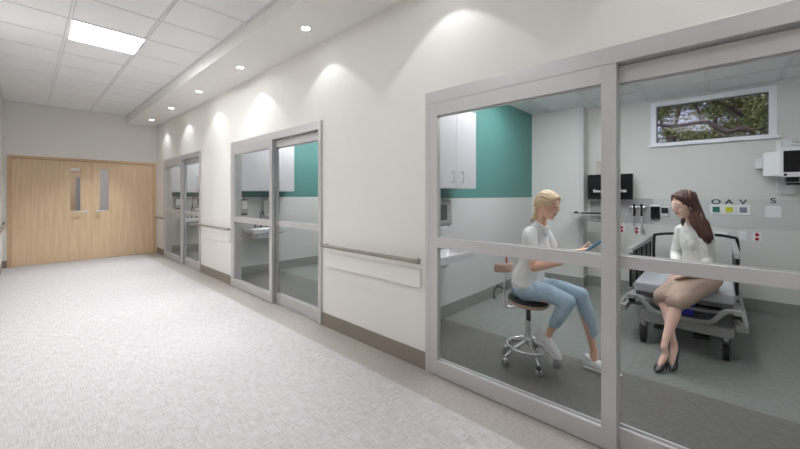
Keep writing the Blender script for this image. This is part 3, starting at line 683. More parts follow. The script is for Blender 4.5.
# ------------------------------------------------------------------ the stool
SX, SY = -1.215, 2.955
st = thing('stool', (SX, SY, 0), 'chrome five-star clinic stool with tan seat under the blonde woman', 'stool')
def disc(bm, c, rx, ry, z0, z1, tilt=0, k=.35, seg=32):
    rows = []
    for z, q in ((z0, 1 - k * .3), (z0 + (z1 - z0) * .35, 1), (z0 + (z1 - z0) * .75, 1), (z1, 1 - k * .25)):
        rows.append([bm.verts.new((c[0] + rx * q * math.cos(2 * PI * j / seg), c[1] + ry * q * math.sin(2 * PI * j / seg), z - tilt * (rx * q * math.cos(2 * PI * j / seg)))) for j in range(seg)])
    for a, b in zip(rows[:-1], rows[1:]):
        for j in range(seg): bm.faces.new((a[j], a[(j + 1) % seg], b[(j + 1) % seg], b[j]))
    bm.faces.new(rows[0][::-1]); bm.faces.new(rows[-1])
b = bmesh.new(); disc(b, (SX + .0, SY), .168, .19, .515, .546, .12); obj('seat', b, 'seat_tan', st, bev=.006)
b = bmesh.new(); disc(b, (SX + .0, SY), .165, .185, .5475, .556, .12); obj('seat_pad', b, 'seat_black', st, bev=.006)
b = bmesh.new(); cyl(b, (SX, SY, .36), (SX, SY, .515), .020, 18); obj('piston', b, 'dark_grey', st, smooth=False)
b = bmesh.new(); cyl(b, (SX, SY, .17), (SX, SY, .37), .026, 20); disc(b, (SX, SY), .045, .045, .165, .225, seg=20); obj('column', b, 'chrome', st, smooth=False)
b = bmesh.new(); R_ = .175; n = 40
pts = [(SX + R_ * math.cos(2 * PI * i / n), SY + R_ * math.sin(2 * PI * i / n), .15) for i in range(n)]
vr = []
for i, p in enumerate(pts):
    a = 2 * PI * i / n
    vr.append([b.verts.new((SX + (R_ + .013 * math.cos(w)) * math.cos(a), SY + (R_ + .013 * math.cos(w)) * math.sin(a), .150 + .012 * math.sin(w))) for w in [2 * PI * q / 10 for q in range(10)]])
for i in range(n):
    for q in range(10): b.faces.new((vr[i][q], vr[(i + 1) % n][q], vr[(i + 1) % n][(q + 1) % 10], vr[i][(q + 1) % 10]))
obj('foot_ring', b, 'chrome', st, smooth=True)
for k in range(5):
    a = math.radians(240 + 72 * k); c, s = math.cos(a), math.sin(a)
    b = bmesh.new(); loft(b, [(SX + .02 * c, SY + .02 * s, .195), (SX + .13 * c, SY + .13 * s, .145), (SX + .228 * c, SY + .228 * s, .085)], [(.018, .016), (.016, .013), (.013, .010)], ref=(0, 0, 1), n=3, seg=10, exp=3)
    arm = obj('base_arm', b, 'chrome', st, smooth=True)
    x, y = SX + .228 * c, SY + .228 * s
    b = bmesh.new()
    for d in (-.014, .014): cyl(b, (x - s * (d - .009), y + c * (d - .009), .028), (x - s * (d + .009), y + c * (d + .009), .028), .028, 18)
    w = obj('wheel', b, 'steel', arm, bev=.003)
    b = bmesh.new(); cyl(b, (x, y, .028), (x, y, .085), .009, 12); ell(b, (x, y, .062), (.024, .024, .016), sub=2); obj('caster_cap', b, 'dark_grey' if k % 2 else 'chrome', arm, smooth=True)
    b = bmesh.new(); loft(b, [(SX + .10 * c, SY + .10 * s, .158), (SX + .172 * c, SY + .172 * s, .148)], [.008, .008], n=1, seg=8, ref=(0, 0, 1)); obj('ring_strut', b, 'chrome', arm, smooth=True)
b = bmesh.new(); loft(b, [(SX - .02, SY + .01, .505), (SX - .13, SY, .455), (SX - .195, SY - .02, .45), (SX - .215, SY - .02, .50), (SX - .21, SY - .02, .60), (SX - .20, SY - .02, .75)], [.013, .011, .014, .013, .011, .010], n=5, seg=10, ref=(0, 1, 0)); obj('back_support', b, 'chrome', st, smooth=True)
b = bmesh.new(); loft(b, [(SX - .225, SY - .14, .81), (SX - .19, SY - .06, .80), (SX - .18, SY + .02, .795), (SX - .20, SY + .09, .79)], [(.040, .022)] * 4, ref=(0, 0, 1), n=5, seg=16, exp=3.2); obj('backrest', b, 'seat_tan', st, smooth=True)
b = bmesh.new(); loft(b, [(SX - .23, SY - .01, .60), (SX - .26, SY - .04, .62), (SX - .29, SY - .06, .585), (SX - .285, SY - .07, .53)], [.008] * 4, n=4, seg=8); ell(b, (SX - .285, SY - .07, .525), (.012, .012, .018), sub=2); ell(b, (SX - .262, SY - .042, .625), (.018, .014, .012), sub=2)
obj('adjust_lever', b, 'dark_grey', st, smooth=True)
b = bmesh.new(); cyl(b, (SX - .19, SY - .02, .82), (SX - .19, SY - .02, .885), .006, 10); ell(b, (SX - .19, SY - .02, .875), (.009, .009, .016), sub=2); obj('pin_knob', b, 'red_socket', st, smooth=True)

# ------------------------------------------------------------------ people
def frame(yaw, pitch, roll=0):
    """head frame: local x = right, y = forward, z = up"""
    return (Matrix.Rotation(yaw, 3, 'Z') @ Matrix.Rotation(pitch, 3, 'X') @ Matrix.Rotation(roll, 3, 'Y'))
def head(bm, c, R, k, neck_to):
    def W(p): return V(c) + R @ (V(p) * k)
    def E(p, r, rot=None):
        rr = R @ rot if rot else R
        ell(bm, W(p), [x * k for x in r], rr)
    def Lf(pts, rad, ref=(1, 0, 0), **kw): loft(bm, [W(p) for p in pts], [(tuple(q * k for q in x) if isinstance(x, tuple) else x * k) for x in rad], ref=R @ V(ref), **kw)
    E((0, -.018, .035), (.072, .093, .082))
    E((0, .020, .010), (.064, .068, .074))
    E((0, .026, -.042), (.049, .056, .058))
    E((0, .054, -.090), (.020, .022, .019))          # chin
    for s in (-1, 1):
        E((s * .030, .052, -.026), (.024, .026, .026))   # cheeks
        Lf([(s * .056, -.012, -.030), (s * .050, .006, -.062), (s * .030, .036, -.086), (s * .008, .058, -.095)], [.016, .015, .015, .015], n=3, seg=10)   # jaw line
        E((s * .029, .066, .014), (.017, .013, .010))    # lid over the eye
        E((s * .027, .065, .037), (.024, .014, .010))    # brow ridge
        Lf([(s * .064, -.004, .020), (s * .071, -.012, .010), (s * .070, -.010, -.012), (s * .064, -.002, -.024)], [(.005, .012), (.006, .016), (.005, .011), (.004, .006)], n=3, seg=8)   # ear
        E((s * .008, .088, -.022), (.007, .009, .006))   # nostril wing
    Lf([(0, .076, .030), (0, .084, .008), (0, .095, -.010), (0, .0995, -.018)], [(.007, .009), (.008, .010), (.010, .010), (.009, .008)], n=4, seg=10)
    Lf([(-.024, .066, -.046), (-.011, .080, -.047), (0, .0835, -.048), (.011, .080, -.047), (.024, .066, -.046)], [(.003, .004), (.005, .006), (.005, .006), (.005, .006), (.003, .004)], ref=(0, 0, 1), n=3, seg=8)
    Lf([(-.020, .067, -.054), (-.009, .078, -.060), (.009, .078, -.060), (.020, .067, -.054)], [(.003, .004), (.005, .007), (.005, .007), (.003, .004)], ref=(0, 0, 1), n=3, seg=8)
    loft(bm, [neck_to, W((0, -.035, -.075)), W((0, -.025, -.03))], [.048 * k, .044 * k, .048 * k], n=4, seg=14)
def features(body, c, R, k, brow):
    """lips, brows and lash lines laid on the skin surface"""
    from mathutils.bvhtree import BVHTree
    off = wloc(body); me = body.data
    bv = BVHTree.FromPolygons([v.co + off for v in me.vertices], [tuple(p.vertices) for p in me.polygons])
    def on(x, z, lift=0):
        o = V(c) + R @ (V((x, .16, z)) * k); d = R @ V((0, -1, 0))
        h = bv.ray_cast(o, d)
        return h[0] - d * lift
    def line(name, m, pts, rad, label=None, par=body):
        b = bmesh.new(); loft(b, [on(x, z) for x, z in pts], [(r1 * k, r2 * k) for r1, r2 in rad], ref=R @ V((0, 0, 1)), n=4, seg=10)
        return obj(name, b, m, par, smooth=True, label=label)
    for s in (-1, 1):
        line('eyebrow', brow, [(s * .012, .0390), (s * .024, .0430), (s * .036, .0425), (s * .047, .0370)], [(.0022, .0015), (.0027, .0018), (.0022, .0016), (.0010, .0010)])
        line('eyelashes', 'lash', [(s * .014, .0115), (s * .022, .0078), (s * .032, .0072), (s * .042, .0112)], [(.0008, .0012), (.0017, .0020), (.0019, .0024), (.0012, .0022)])
    line('upper_lip', 'lip', [(-.025, -.0455), (-.012, -.0462), (-.004, -.0455), (.004, -.0455), (.012, -.0462), (.025, -.0455)], [(.0010, .0012), (.0028, .0022), (.0038, .0026), (.0038, .0026), (.0028, .0022), (.0010, .0012)])
    line('lower_lip', 'lip', [(-.022, -.0490), (-.010, -.0575), (0, -.0590), (.010, -.0575), (.022, -.0490)], [(.0010, .0012), (.0034, .0022), (.0040, .0026), (.0034, .0022), (.0010, .0012)])
    line('teeth', 'teeth', [(-.017, -.0488), (0, -.0530), (.017, -.0488)], [(.0012, .0012), (.0026, .0016), (.0012, .0012)])
def hand(bm, wr, d, pn, k, spread=.5, curl=.4, side=1):
    """palm and five fingers; wr wrist, d direction of the hand, pn palm normal (towards which fingers curl)"""
    d = V(d).normalized(); pn = V(pn); pn = (pn - d * pn.dot(d)).normalized(); s = d.cross(pn) * side   # s towards the thumb
    wr = V(wr)
    loft(bm, [wr - d * .03 * k, wr, wr + d * .045 * k, wr + d * .085 * k], [(.025 * k, .018 * k), (.024 * k, .015 * k), (.036 * k, .013 * k), (.037 * k, .010 * k)], ref=s, n=3, seg=12)
    L = [(.029, .066, .0078), (.0105, .073, .0080), (-.0085, .069, .0078), (-.027, .054, .0070)]
    for o, ln, r in L:
        p = wr + d * .078 * k + s * o * k; a = 0; pts = [p - d * .02 * k, p]; dd = d.copy()
        for q, fr_ in ((1, .46), (2, .30), (3, .24)):
            a += curl * (.8 if q == 1 else 1)
            dd = (d * math.cos(a) + pn * math.sin(a) + s * o * spread * 2.5).normalized(); p = p + dd * ln * fr_ * k; pts.append(p)
        loft(bm, pts, [r * k * 1.0, r * k * 1.05, r * k, r * k * .93, r * k * .8], n=3, seg=8, ref=s)
    p = wr + d * .02 * k + s * .022 * k
    pts = [p, p + (d * .6 + s * .8).normalized() * .035 * k, p + (d * .85 + s * .75 + pn * .15).normalized() * .065 * k + pn * .004, p + (d * 1 + s * .55 + pn * .4).normalized() * .088 * k]
    loft(bm, pts, [.013 * k, .0115 * k, .0095 * k, .008 * k], n=3, seg=8, ref=pn)

# ---- the blonde woman on the stool
w1 = thing('person', (SX, SY, 0), 'blonde woman in white tunic and light blue jeans seated on stool, holding tablet', 'person')
hc = (-1.055, 2.985, 1.362); hR = frame(math.radians(-101), math.radians(-16)); hk = .98
shR, elR, wrR = (-1.165, 2.84, 1.115), (-1.10, 2.79, .865), (-.845, 2.85, .955)
shL, elL, wrL = (-1.155, 3.15, 1.115), (-1.075, 3.20, .90), (-.85, 3.06, .985)
hipR, knR, anR = (-1.22, 2.905, .635), (-.88, 2.90, .610), (-1.035, 2.95, .31)
hipL, knL, anL = (-1.22, 3.065, .635), (-.85, 3.13, .622), (-.765, 3.20, .165)
b = bmesh.new()
head(b, hc, hR, hk, (-1.13, 2.985, 1.14))
Y0 = 2.988
loft(b, [(-1.22, Y0, .64), (-1.215, Y0, .73), (-1.19, Y0, .85), (-1.17, Y0, 1.0), (-1.16, Y0, 1.08), (-1.14, Y0, 1.14)], [(.15, .10), (.145, .095), (.115, .078), (.125, .085), (.125, .070), (.075, .05)], n=4, seg=24)
for sh, el, wr in ((shR, elR, wrR), (shL, elL, wrL)):
    m1 = V(sh).lerp(V(el), .5); m2 = V(el).lerp(V(wr), .35)
    loft(b, [V(sh) + V((.01, (2.988 - sh[1]) * .25, -.01)), m1, el], [.036, .040, .036], n=4, seg=14, ref=(0, 1, 0)); loft(b, [el, m2, wr], [.037, .036, .024], n=4, seg=14, ref=(0, 1, 0))
for hp, kn, an in ((hipR, knR, anR), (hipL, knL, anL)):
    loft(b, [hp, V(hp).lerp(V(kn), .5), kn], [.070, .058, .044], n=4, seg=16); loft(b, [kn, V(kn).lerp(V(an), .35), V(an).lerp(V(kn), .2), an], [.042, .042, .030, .027], n=4, seg=16)
hand(b, wrR, (.85, .25, .65), (.2, .7, -.5), 1.0, .3, .45, side=-1)
hand(b, wrL, (.9, -.25, .25), (.2, -.5, .7), 1.0, .3, .5, side=-1)
loft(b, [anR, (-1.065, 2.955, .235), (-1.03, 2.95, .19), (-.99, 2.95, .155)], [.027, .028, .026, .020], n=3)
loft(b, [anL, (-.76, 3.20, .07), (-.70, 3.20, .055), (-.62, 3.20, .035)], [.028, .032, .028, .024], n=3)
bd = remesh('body', b, 'skin_warm', w1, .0038, 7, factor=.45); features(bd, hc, hR, hk, 'brow_fair')
# tunic
b = bmesh.new()
loft(b, [(-1.235, Y0, .69), (-1.225, Y0, .745), (-1.195, Y0, .86), (-1.172, Y0, 1.0), (-1.16, Y0, 1.09), (-1.145, Y0, 1.155)], [(.188, .125), (.172, .122), (.145, .102), (.150, .103), (.156, .092), (.095, .066)], n=5, seg=30, cap=True)
loft(b, [(-1.13, Y0, 1.14), (-1.115, Y0, 1.19), (-1.107, Y0, 1.205)], [.072, .062, .060], n=4, seg=20, cap=False)
for sh, el in ((shR, elR), (shL, elL)):
    loft(b, [V(sh) + V((.0, (2.988 - sh[1]) * .4, .012)), V(sh) + V((0, (2.988 - sh[1]) * .12, .0)), V(sh).lerp(V(el), .35), V(sh).lerp(V(el), .64)], [.058, .060, .061, .058], n=4, seg=18, ref=(0, 1, 0), cap=True)
for s in (-1, 1): ell(b, (-1.115, Y0 + s * .062, 1.0), (.050, .062, .065))
def folds1(p):
    return .005 * noise.noise(V((p.x * 14, p.y * 9, p.z * 7))) + .0025 * noise.noise(V((p.x * 38, p.y * 22, p.z * 14)))
tun = remesh('tunic', b, 'tunic', w1, .006, 3, disp=folds1)
if 0: loft(b, [(-1.255, Y0 - .06, .66), (-1.20, Y0 - .165, .655), (-1.13, Y0 - .175, .64), (-1.07, Y0 - .13, .635)], [(.035, .008), (.05, .009), (.055, .008), (.02, .006)], ref=(0, 0, 1), n=4, seg=12)
# jeans
b = bmesh.new()
loft(b, [(-1.265, Y0, .632), (-1.22, Y0, .645), (-1.14, Y0, .645)], [(.175, .085), (.18, .09), (.16, .08)], n=4, seg=24)
loft(b, [hipR, (-1.05, 2.905, .645), knR, ], [.092, .078, .060], n=5, seg=20); loft(b, [hipL, (-1.03, 3.10, .648), knL], [.092, .076, .060], n=5, seg=20)
loft(b, [knR, (-.925, 2.92, .52), (-.99, 2.935, .40)], [.060, .058, .044], n=5, seg=18)
loft(b, [knL, (-.81, 3.16, .48), (-.775, 3.19, .31)], [.060, .056, .043], n=5, seg=18)
def folds2(p): return .006 * noise.noise(V((p.x * 26 + p.z * 22, p.y * 8, p.z * 10)))
remesh('jeans', b, 'jeans', w1, .006, 3, disp=folds2)
# sneakers
def sneaker(heel, toe, up, nm='sneaker'):
    h = V(heel); t = V(toe); d = (t - h); L_ = d.length; d.normalize(); up = (V(up) - d * V(up).dot(d)).normalized(); s = d.cross(up)
    b = bmesh.new()
    f = lambda a, z: h + d * a * L_ + up * z
    loft(b, [f(.06, .048), f(.28, .052), f(.55, .042), f(.80, .032), f(.94, .025)], [(.034, .040), (.038, .044), (.043, .033), (.044, .025), (.030, .016)], ref=s, n=4, seg=18)
    loft(b, [f(.12, .06), f(.18, .098)], [(.036, .045), (.037, .046)], ref=s, n=3, seg=16, cap=False)
    o = remesh(nm, b, 'sneaker', w1, .005, 2)
    b = bmesh.new(); loft(b, [f(.03, .008), f(.3, .008), f(.6, .008), f(.85, .010), f(1.0, .016)], [(.036, .014), (.038, .014), (.046, .014), (.046, .013), (.022, .010)], ref=s, n=4, seg=16, exp=3); obj('sole', b, 'sole', o, smooth=True)
    b = bmesh.new()
    for q in (.38, .47, .56, .65): loft(b, [f(q, .078 - (q - .38) * .10) - s * .024, f(q, .088 - (q - .38) * .10), f(q, .078 - (q - .38) * .10) + s * .024], [.0032] * 3, n=3, seg=6, ref=(0, 0, 1))
    obj('laces', b, 'sole', o, smooth=True)
sneaker((-1.15, 2.955, .245), (-.955, 2.945, .105), (.5, 0, 1))
sneaker((-.835, 3.20, .003), (-.575, 3.20, .003), (0, 0, 1))
# hair
def HW(c, R, k): return lambda p: V(c) + R @ (V(p) * k)
H = HW(hc, hR, hk)
def hair_cap(bm, c, R, k, grow=1.0, low=-.03):
    H_ = HW(c, R, k)
    ell(bm, H_((0, -.020, .041)), [.081 * k * grow, .102 * k * grow, .090 * k * grow], R)
b = bmesh.new(); hair_cap(b, hc, hR, hk)
loft(b, [H((0, -.095, .02)), H((0, -.098, -.02)), H((0, -.085, -.05))], [(.06 * hk, .03 * hk), (.055 * hk, .028 * hk), (.03 * hk, .025 * hk)], ref=hR @ V((1, 0, 0)), n=4)
for s in (-1, 1):    # side sweeps from the forehead over the temple to behind the ear
    loft(b, [H((s * .004, .060, .096)), H((s * .040, .054, .080)), H((s * .064, .026, .056)), H((s * .073, -.015, .036)), H((s * .066, -.06, .0))], [(.006, .010), (.010, .020), (.010, .026), (.010, .028), (.012, .03)], ref=hR @ V((s, .5, .3)), n=5, seg=12)
hb = bmesh.new()
def hair_mask(me_o, c, R, k, test):
    """drop faces of the hair volume that would cover the face"""
    me = me_o.data; bm = bmesh.new(); bm.from_mesh(me); off = wloc(me_o); Ri = R.transposed()
    dl = [f for f in bm.faces if test((Ri @ (f.calc_center_median() + off - V(c))) / k)]
    bmesh.ops.delete(bm, geom=dl, context='FACES'); bm.to_mesh(me); bm.free()
def grooves(R, c, f=90, a=.0016):
    Ri = R.transposed()
    def g(p):
        q = Ri @ (V(p) - V(c)); w = math.atan2(q.x, q.z + .02)
        return a * math.sin(w * f * .35 + 3 * noise.noise(V(q) * 12)) + a * noise.noise(V((q.x * 150, q.y * 30, q.z * 60)))
    return g
h1 = remesh('hair', b, 'hair_blond', w1, .004, 2, disp=grooves(hR, hc))
hair_mask(h1, hc, hR, hk, lambda q: q.y > .020 and ((q.z < .085 - .6 * abs(q.x) and abs(q.x) < .056)))
b = bmesh.new()
P0 = [H((.01, -.078, -.030)), H((.015, -.086, -.052)), H((.02, -.088, -.078)), (-1.168, Y0 - .03, 1.255), (-1.190, Y0 - .03, 1.228)]
cp = catmull(P0, 5)
for i, p in enumerate(cp):
    t = i / (len(cp) - 1); r_ = .027 * (1 - .5 * t)
    for s in (-1, 1): ell(b, p + V((0, s * .011 * (1 if i % 2 else -1), 0)), (r_ * .85, r_ * .75, r_ * .8), sub=2)
remesh('braid', b, 'hair_blond', h1, .004, 2)
# blue tablet held in both hands
b = bmesh.new()
q = [V((-.775, 2.90, 1.012)), V((-.775, 3.10, 1.012)), V((-.648, 3.10, 1.112)), V((-.648, 2.90, 1.112))]
nrm = (q[1] - q[0]).cross(q[3] - q[0]).normalized() * .009
a_ = [b.verts.new(p) for p in q]; c_ = [b.verts.new(p + nrm) for p in q]
b.faces.new(a_); b.faces.new(c_[::-1])
for i in range(4): j = (i + 1) % 4; b.faces.new((a_[i], c_[i], c_[j], a_[j]))
obj('tablet', b, 'tablet_blue', label='blue tablet held in the blonde woman\'s hands', cat='tablet', bev=.003, origin=(-.71, 3.0, 1.06))

# ---- the dark-haired woman on the bed
w2 = thing('person', (-.16, 4.22, .59), 'brown-haired woman in white top, tweed skirt and black heels on bed edge', 'person')
gc = (-.240, 4.10, 1.362); gR = frame(math.radians(131), math.radians(-20), math.radians(-4)); gk = 1.03
F = V((-.42, -.9, 0)).normalized(); Sd = V((-F.y, F.x, 0))      # Sd = her left (image right)
Sd = V((.70, -.71, 0)); F = V((-.71, -.70, 0))
pel = V((-.15, 4.25, .675))
b = bmesh.new()
head(b, gc, gR, gk, (-.175, 4.19, 1.15))
sp = [pel, pel + V((-.005, 0, .11)), (-.155, 4.24, .89), (-.165, 4.225, 1.02), (-.17, 4.215, 1.10), (-.178, 4.20, 1.16)]
loft(b, sp, [(.135, .10), (.115, .085), (.10, .078), (.118, .088), (.13, .07), (.075, .05)], ref=Sd, n=4, seg=24)
s2R, e2R, w2R = V((-.265, 4.315, 1.11)), V((-.315, 4.30, .88)), V((-.29, 4.07, .76))
s2L, e2L, w2L = V((-.085, 4.12, 1.105)), V((-.068, 4.12, .87)), V((-.17, 3.99, .75))
for sh, el, wr in ((s2R, e2R, w2R), (s2L, e2L, w2L)):
    loft(b, [sh, sh.lerp(el, .5), el], [.040, .036, .031], n=4, seg=14); loft(b, [el, el.lerp(wr, .4), wr], [.031, .028, .020], n=4, seg=14)
h2R, k2R, a2R = V((-.22, 4.21, .67)), V((-.365, 3.80, .555)), V((-.283, 3.68, .235))
h2L, k2L, a2L = V((-.08, 4.17, .67)), V((-.275, 3.755, .53)), V((-.338, 3.59, .185))
for hp, kn, an in ((h2R, k2R, a2R), (h2L, k2L, a2L)):
    loft(b, [hp, hp.lerp(kn, .5), kn], [.075, .060, .046], n=4, seg=16)
    loft(b, [kn, kn.lerp(an, .3) + V((.008, .014, 0)), kn.lerp(an, .78), an], [.048, .047, .028, .024], n=4, seg=16)
hand(b, w2R, (.5, -.45, -.35), (-.2, -.2, -1), .95, .3, .25, side=1)
hand(b, w2L, (-.7, -.3, -.12), (-.1, -.1, -1), .95, .3, .25, side=-1)
loft(b, [a2R, a2R + V((.008, .0, -.06)), a2R + V((-.0, -.035, -.13)), a2R + V((-.005, -.065, -.18))], [(.023, .024), (.026, .026), (.028, .022), (.024, .016)], n=3)
loft(b, [a2L, a2L + V((.01, .0, -.055)), a2L + V((-.012, -.03, -.11)), a2L + V((-.026, -.06, -.15))], [(.023, .024), (.026, .026), (.028, .022), (.024, .014)], n=3)
bd = remesh('body', b, 'skin_pale', w2, .0038, 7, factor=.45); features(bd, gc, gR, gk, 'brow_dark')
# sweater
b = bmesh.new()
loft(b, [pel + V((0, 0, .06)), pel + V((-.005, 0, .12)), (-.155, 4.24, .89), (-.165, 4.225, 1.02), (-.17, 4.215, 1.10), (-.178, 4.20, 1.16)], [(.145, .112), (.128, .10), (.115, .092), (.122, .098), (.126, .082), (.078, .062)], ref=Sd, n=5, seg=28)
ell(b, V((-.165, 4.225, 1.0)) + F * .048 + Sd * .042, (.048, .050, .070)); ell(b, V((-.165, 4.225, 1.0)) + F * .048 - Sd * .042, (.048, .050, .070))
for sh, el, wr in ((s2R, e2R, w2R), (s2L, e2L, w2L)):
    loft(b, [sh + (V((-.172, 4.21, 1.125)) - sh) * .4, sh, sh.lerp(el, .5), el, el.lerp(wr, .5), wr], [.050, .054, .048, .042, .038, .031], n=4, seg=16, cap=True)
def folds3(p): return .006 * noise.noise(V((p.x * 12, p.y * 12, p.z * 18 + p.x * 12))) + .002 * noise.noise(V((p.x * 30, p.y * 30, p.z * 40)))
remesh('sweater', b, 'knit', w2, .006, 3, disp=folds3)
# skirt
b = bmesh.new()
kc = (k2R + k2L) / 2
loft(b, [pel + V((.01, .02, .10)), pel + V((.005, .0, .03))], [(.13, .105), (.165, .125)], ref=Sd, n=4, seg=24)
ks = (k2L - k2R).normalized()
loft(b, [pel + V((.02, .03, .01)), pel.lerp(kc, .3) + V((0, 0, .01)), pel.lerp(kc, .65) + V((0, 0, .005)), kc + V((0, .045, .005)), kc + V((-.005, -.0, -.022))], [(.175, .098), (.165, .100), (.138, .090), (.115, .076), (.108, .070)], ref=Sd, n=5, seg=26, cap=False, exp=2.4)
loft(b, [k2L + V((.035, .08, .01)), k2L + V((.012, .045, -.045)), (-.272, 3.79, .455)], [.055, .042, .016], n=4)
for hp, kn in ((h2R, k2R), (h2L, k2L)): loft(b, [hp, hp.lerp(kn, .5), kn + (hp - kn) * .02], [.094, .086, .074], n=4, seg=16)
def folds4(p): return .003 * noise.noise(V((p.x * 9, p.y * 9, p.z * 9)))
remesh('skirt', b, 'tweed', w2, .006, 3, disp=folds4)
# pumps
def pump(an, heel, ball, toe, side):
    an, heel, ball, toe = V(an), V(heel), V(ball), V(toe)
    b = bmesh.new(); s = (toe - heel).cross(V((0, 0, 1))).normalized()
    loft(b, [heel + V((0, 0, .012)), heel.lerp(ball, .5) + V((0, 0, -.006)), ball + V((0, 0, .018)), ball.lerp(toe, .55) + V((0, 0, .014)), toe + V((0, 0, .010))], [(.030, .026), (.028, .012), (.037, .022), (.030, .016), (.008, .008)], ref=s, n=4, seg=14)
    o = remesh('pump_shoe', b, 'pump', w2, .004, 2)
    b = bmesh.new(); d = (toe - heel).normalized()
    loft(b, [heel - d * .008, V((heel.x, heel.y, heel.z * .5)) - d * .012, (heel.x - d.x * .012, heel.y - d.y * .012, .004)], [(.018, .016), (.008, .008), (.005, .006)], ref=s, n=4, seg=10)
    obj('heel', b, 'gold' if side else 'pump', o, smooth=True, label='gold-tinted stiletto heel' if side else None)
pump(a2L, a2L + V((.012, .014, -.065)), a2L + V((-.022, -.055, -.165)), a2L + V((-.040, -.115, -.178)), 0)
pump(a2R, a2R + V((.012, .016, -.085)), a2R + V((.002, -.055, -.205)), a2R + V((-.006, -.115, -.226)), 1)
# long hair
G = HW(gc, gR, gk)
b = bmesh.new(); hair_cap(b, gc, gR, gk, 1.0)
# two curtains falling from the middle parting past the temples
for s in (-1, 1):
    loft(b, [G((s * .008, .052, .108)), G((s * .044, .044, .088)), G((s * .071, .012, .050)), G((s * .077, -.022, .0)), G((s * .074, -.035, -.06))], [(.006, .012), (.010, .022), (.011, .030), (.012, .032), (.014, .034)], ref=gR @ V((s, .5, .3)), n=5, seg=14)
loft(b, [G((0, -.06, .03)), G((0, -.07, -.03)), G((0, -.06, -.09))], [(.075, .05), (.075, .05), (.07, .045)], ref=gR @ V((1, 0, 0)), n=4)
# the fall of hair over her left shoulder and back
pth = [V((-.185, 4.13, 1.40)), V((-.165, 4.11, 1.30)), V((-.135, 4.07, 1.215)), V((-.105, 4.05, 1.145)), V((-.078, 4.04, 1.08)), V((-.072, 4.045, 1.035))]
loft(b, pth, [(.052, .065), (.056, .06), (.062, .048), (.060, .040), (.046, .032), (.018, .016)], ref=(1, 0, .3), n=5, seg=20)
loft(b, [V((-.20, 4.20, 1.30)), V((-.19, 4.26, 1.2)), V((-.15, 4.27, 1.08))], [(.07, .05), (.08, .035), (.07, .03)], ref=(1, 0, .1), n=4, seg=16)
def strands(p): return .0035 * math.sin(p.x * 230 + p.z * 60 + 5 * noise.noise(V(p) * 6)) + .002 * noise.noise(V((p.x * 90, p.y * 90, p.z * 20)))
h2 = remesh('hair', b, 'hair_brown', w2, .005, 2, disp=strands)
hair_mask(h2, gc, gR, gk, lambda q: q.y > .018 and q.z < .094 - .75 * abs(q.x) and abs(q.x) < .060)

# ------------------------------------------------------------------ outside the window
rnd = random.Random(5)
struct('ground', B((-30, 30, YB + .2, 40, -.3, -.2)), 'grass')
def foliage(bm, c, r, n, size):
    c = V(c)
    for _ in range(n):
        d = V((rnd.gauss(0, 1), rnd.gauss(0, 1), rnd.gauss(0, 1))).normalized() * (rnd.random() ** .5)
        p = c + V((d.x * r[0], d.y * r[1], d.z * r[2]))
        a = V((rnd.gauss(0, 1), rnd.gauss(0, 1), rnd.gauss(0, .6))).normalized(); e = a.cross(V((rnd.random(), rnd.random(), rnd.random()))).normalized()
        s = size * rnd.uniform(.6, 1.4)
        bm.faces.new([bm.verts.new(p + a * s), bm.verts.new(p + e * s * .45), bm.verts.new(p - a * s), bm.verts.new(p - e * s * .45)])
def tree(loc, label, wood_paths, clumps, lm, size, bark='bark'):
    r = thing('oak_tree', loc, label, 'tree')
    b = bmesh.new()
    for pts, rr in wood_paths: loft(b, pts, rr, n=4, seg=8, ref=(0, 0, 1) if abs(V(pts[-1])[2] - V(pts[0])[2]) < 1 else (0, 1, 0))
    obj('branches', b, bark, r, smooth=True)
    b = bmesh.new()
    for c, rad, n in clumps: foliage(b, c, rad, int(n * 1.7), size)
    obj('foliage', b, lm, r, kind='stuff')
tree((2.6, 11.3, -.2), 'large oak with dark crooked limbs crossing the window view',
     [([(2.6, 11.3, -.3), (2.5, 11.3, 1.2), (2.2, 11.2, 2.2), (1.6, 11.1, 2.72)], [.30, .25, .20, .13]),
      ([(1.9, 11.1, 2.55), (.775, 11, 2.87), (.545, 11, 2.90), (.336, 11, 2.95), (.119, 11, 2.91), (-.106, 11, 3.10), (-.306, 11, 3.20), (-.654, 11, 3.16), (-.948, 11, 3.19), (-1.294, 11, 3.29), (-1.9, 11, 3.45)], [.11, .075, .06, .055, .055, .058, .052, .048, .042, .036, .02]),
      ([(-.306, 11, 3.20), (-.374, 11, 3.50), (-.443, 11, 3.70), (-.5, 11, 4.1)], [.032, .026, .022, .012]),
      ([(2.1, 11.3, 2.4), (1.1, 11.4, 2.82), (.7, 11.4, 3.02), (.442, 11.4, 3.28), (.156, 11.4, 3.60), (-.076, 11.4, 3.75), (-.6, 11.4, 4.2)], [.13, .10, .075, .07, .065, .055, .03]),
      ([(.336, 11, 2.95), (.30, 11, 3.2), (.1, 11.1, 3.45)], [.022, .016, .010]),
      ([(2.5, 11.3, 1.4), (3.2, 11.5, 3.2), (4.0, 11.6, 4.6)], [.2, .15, .08])],
     [((.75, 11.0, 3.25), (.38, .5, .55), 850), ((-.7, 11.1, 3.75), (.55, .5, .22), 420), ((.2, 11.5, 3.62), (.6, .5, .22), 420), ((-.15, 11.2, 3.45), (.3, .4, .16), 190), ((-.35, 11.3, 2.85), (.45, .4, .16), 200), ((-1.15, 11.2, 3.55), (.3, .4, .3), 240), ((.3, 11.3, 3.15), (.35, .4, .15), 130), ((.1, 11, 4.3), (2.2, 1.2, .6), 2600), ((2.6, 11.4, 3.8), (1.6, 1.3, 1.3), 2400), ((-.95, 11, 3.05), (.2, .3, .12), 80)], 'leaf', .042)
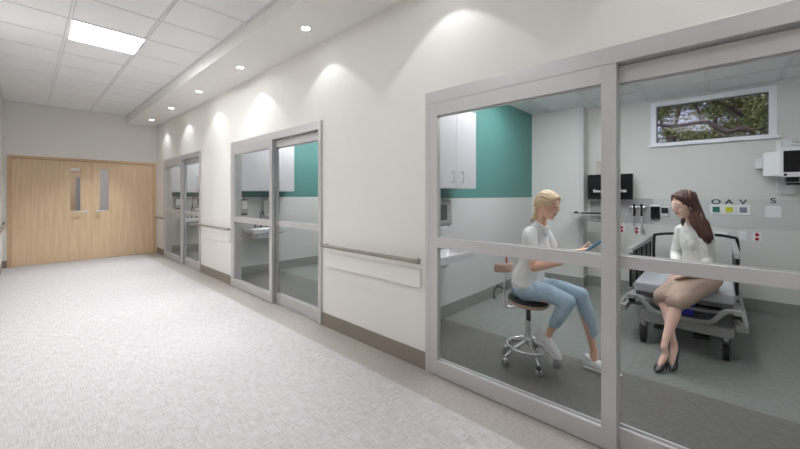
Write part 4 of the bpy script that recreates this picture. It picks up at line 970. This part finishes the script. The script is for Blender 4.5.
tree((-2.2, 13.2, -.2), 'slender tree standing behind the oak, left in the window',
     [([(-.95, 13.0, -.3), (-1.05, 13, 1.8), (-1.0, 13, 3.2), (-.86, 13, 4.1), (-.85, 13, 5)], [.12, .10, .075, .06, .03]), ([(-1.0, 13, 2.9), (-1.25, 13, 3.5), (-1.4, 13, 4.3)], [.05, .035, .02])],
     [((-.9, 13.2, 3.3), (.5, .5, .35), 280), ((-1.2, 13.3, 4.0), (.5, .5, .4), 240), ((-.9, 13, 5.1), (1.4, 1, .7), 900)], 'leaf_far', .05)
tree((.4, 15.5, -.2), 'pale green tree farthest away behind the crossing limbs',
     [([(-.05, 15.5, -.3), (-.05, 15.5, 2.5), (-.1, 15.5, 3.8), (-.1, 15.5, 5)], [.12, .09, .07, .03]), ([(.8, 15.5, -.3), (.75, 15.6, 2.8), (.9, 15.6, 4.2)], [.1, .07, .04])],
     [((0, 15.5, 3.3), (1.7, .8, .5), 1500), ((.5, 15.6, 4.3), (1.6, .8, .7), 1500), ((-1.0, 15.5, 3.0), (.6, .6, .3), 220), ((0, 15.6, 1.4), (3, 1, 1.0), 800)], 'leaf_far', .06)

# ------------------------------------------------------------------ sky
wd = bpy.data.worlds.new('sky'); S.world = wd; wd.use_nodes = True; nt = wd.node_tree
bg = nt.nodes['Background']; bg.inputs['Color'].default_value = (.50, .53, .72, 1); bg.inputs['Strength'].default_value = .62
sun = bpy.data.lights.new('sun', 'SUN'); sun.energy = 2.2; sun.angle = .02; sun.color = (1, .93, .8)
so = bpy.data.objects.new('sun', sun); C.objects.link(so); so.rotation_euler = (math.radians(48), 0, math.radians(-35))

# ------------------------------------------------------------------ camera
cam = bpy.data.cameras.new('camera'); co = bpy.data.objects.new('camera', cam); C.objects.link(co)
co.location = (0, 0, 1.45)
yaw = math.atan(375 / 346.)
co.rotation_euler = (PI / 2, 0, PI / 2 - yaw)
cam.sensor_width = 36; cam.lens = 346 / 800 * 36; cam.shift_y = -(224.5 - 195) / 800; cam.clip_start = .02
S.camera = co
S.view_settings.view_transform = 'Standard'; S.view_settings.look = 'None'; S.view_settings.gamma = 1; S.view_settings.use_curve_mapping = False
S.view_settings.exposure = .96
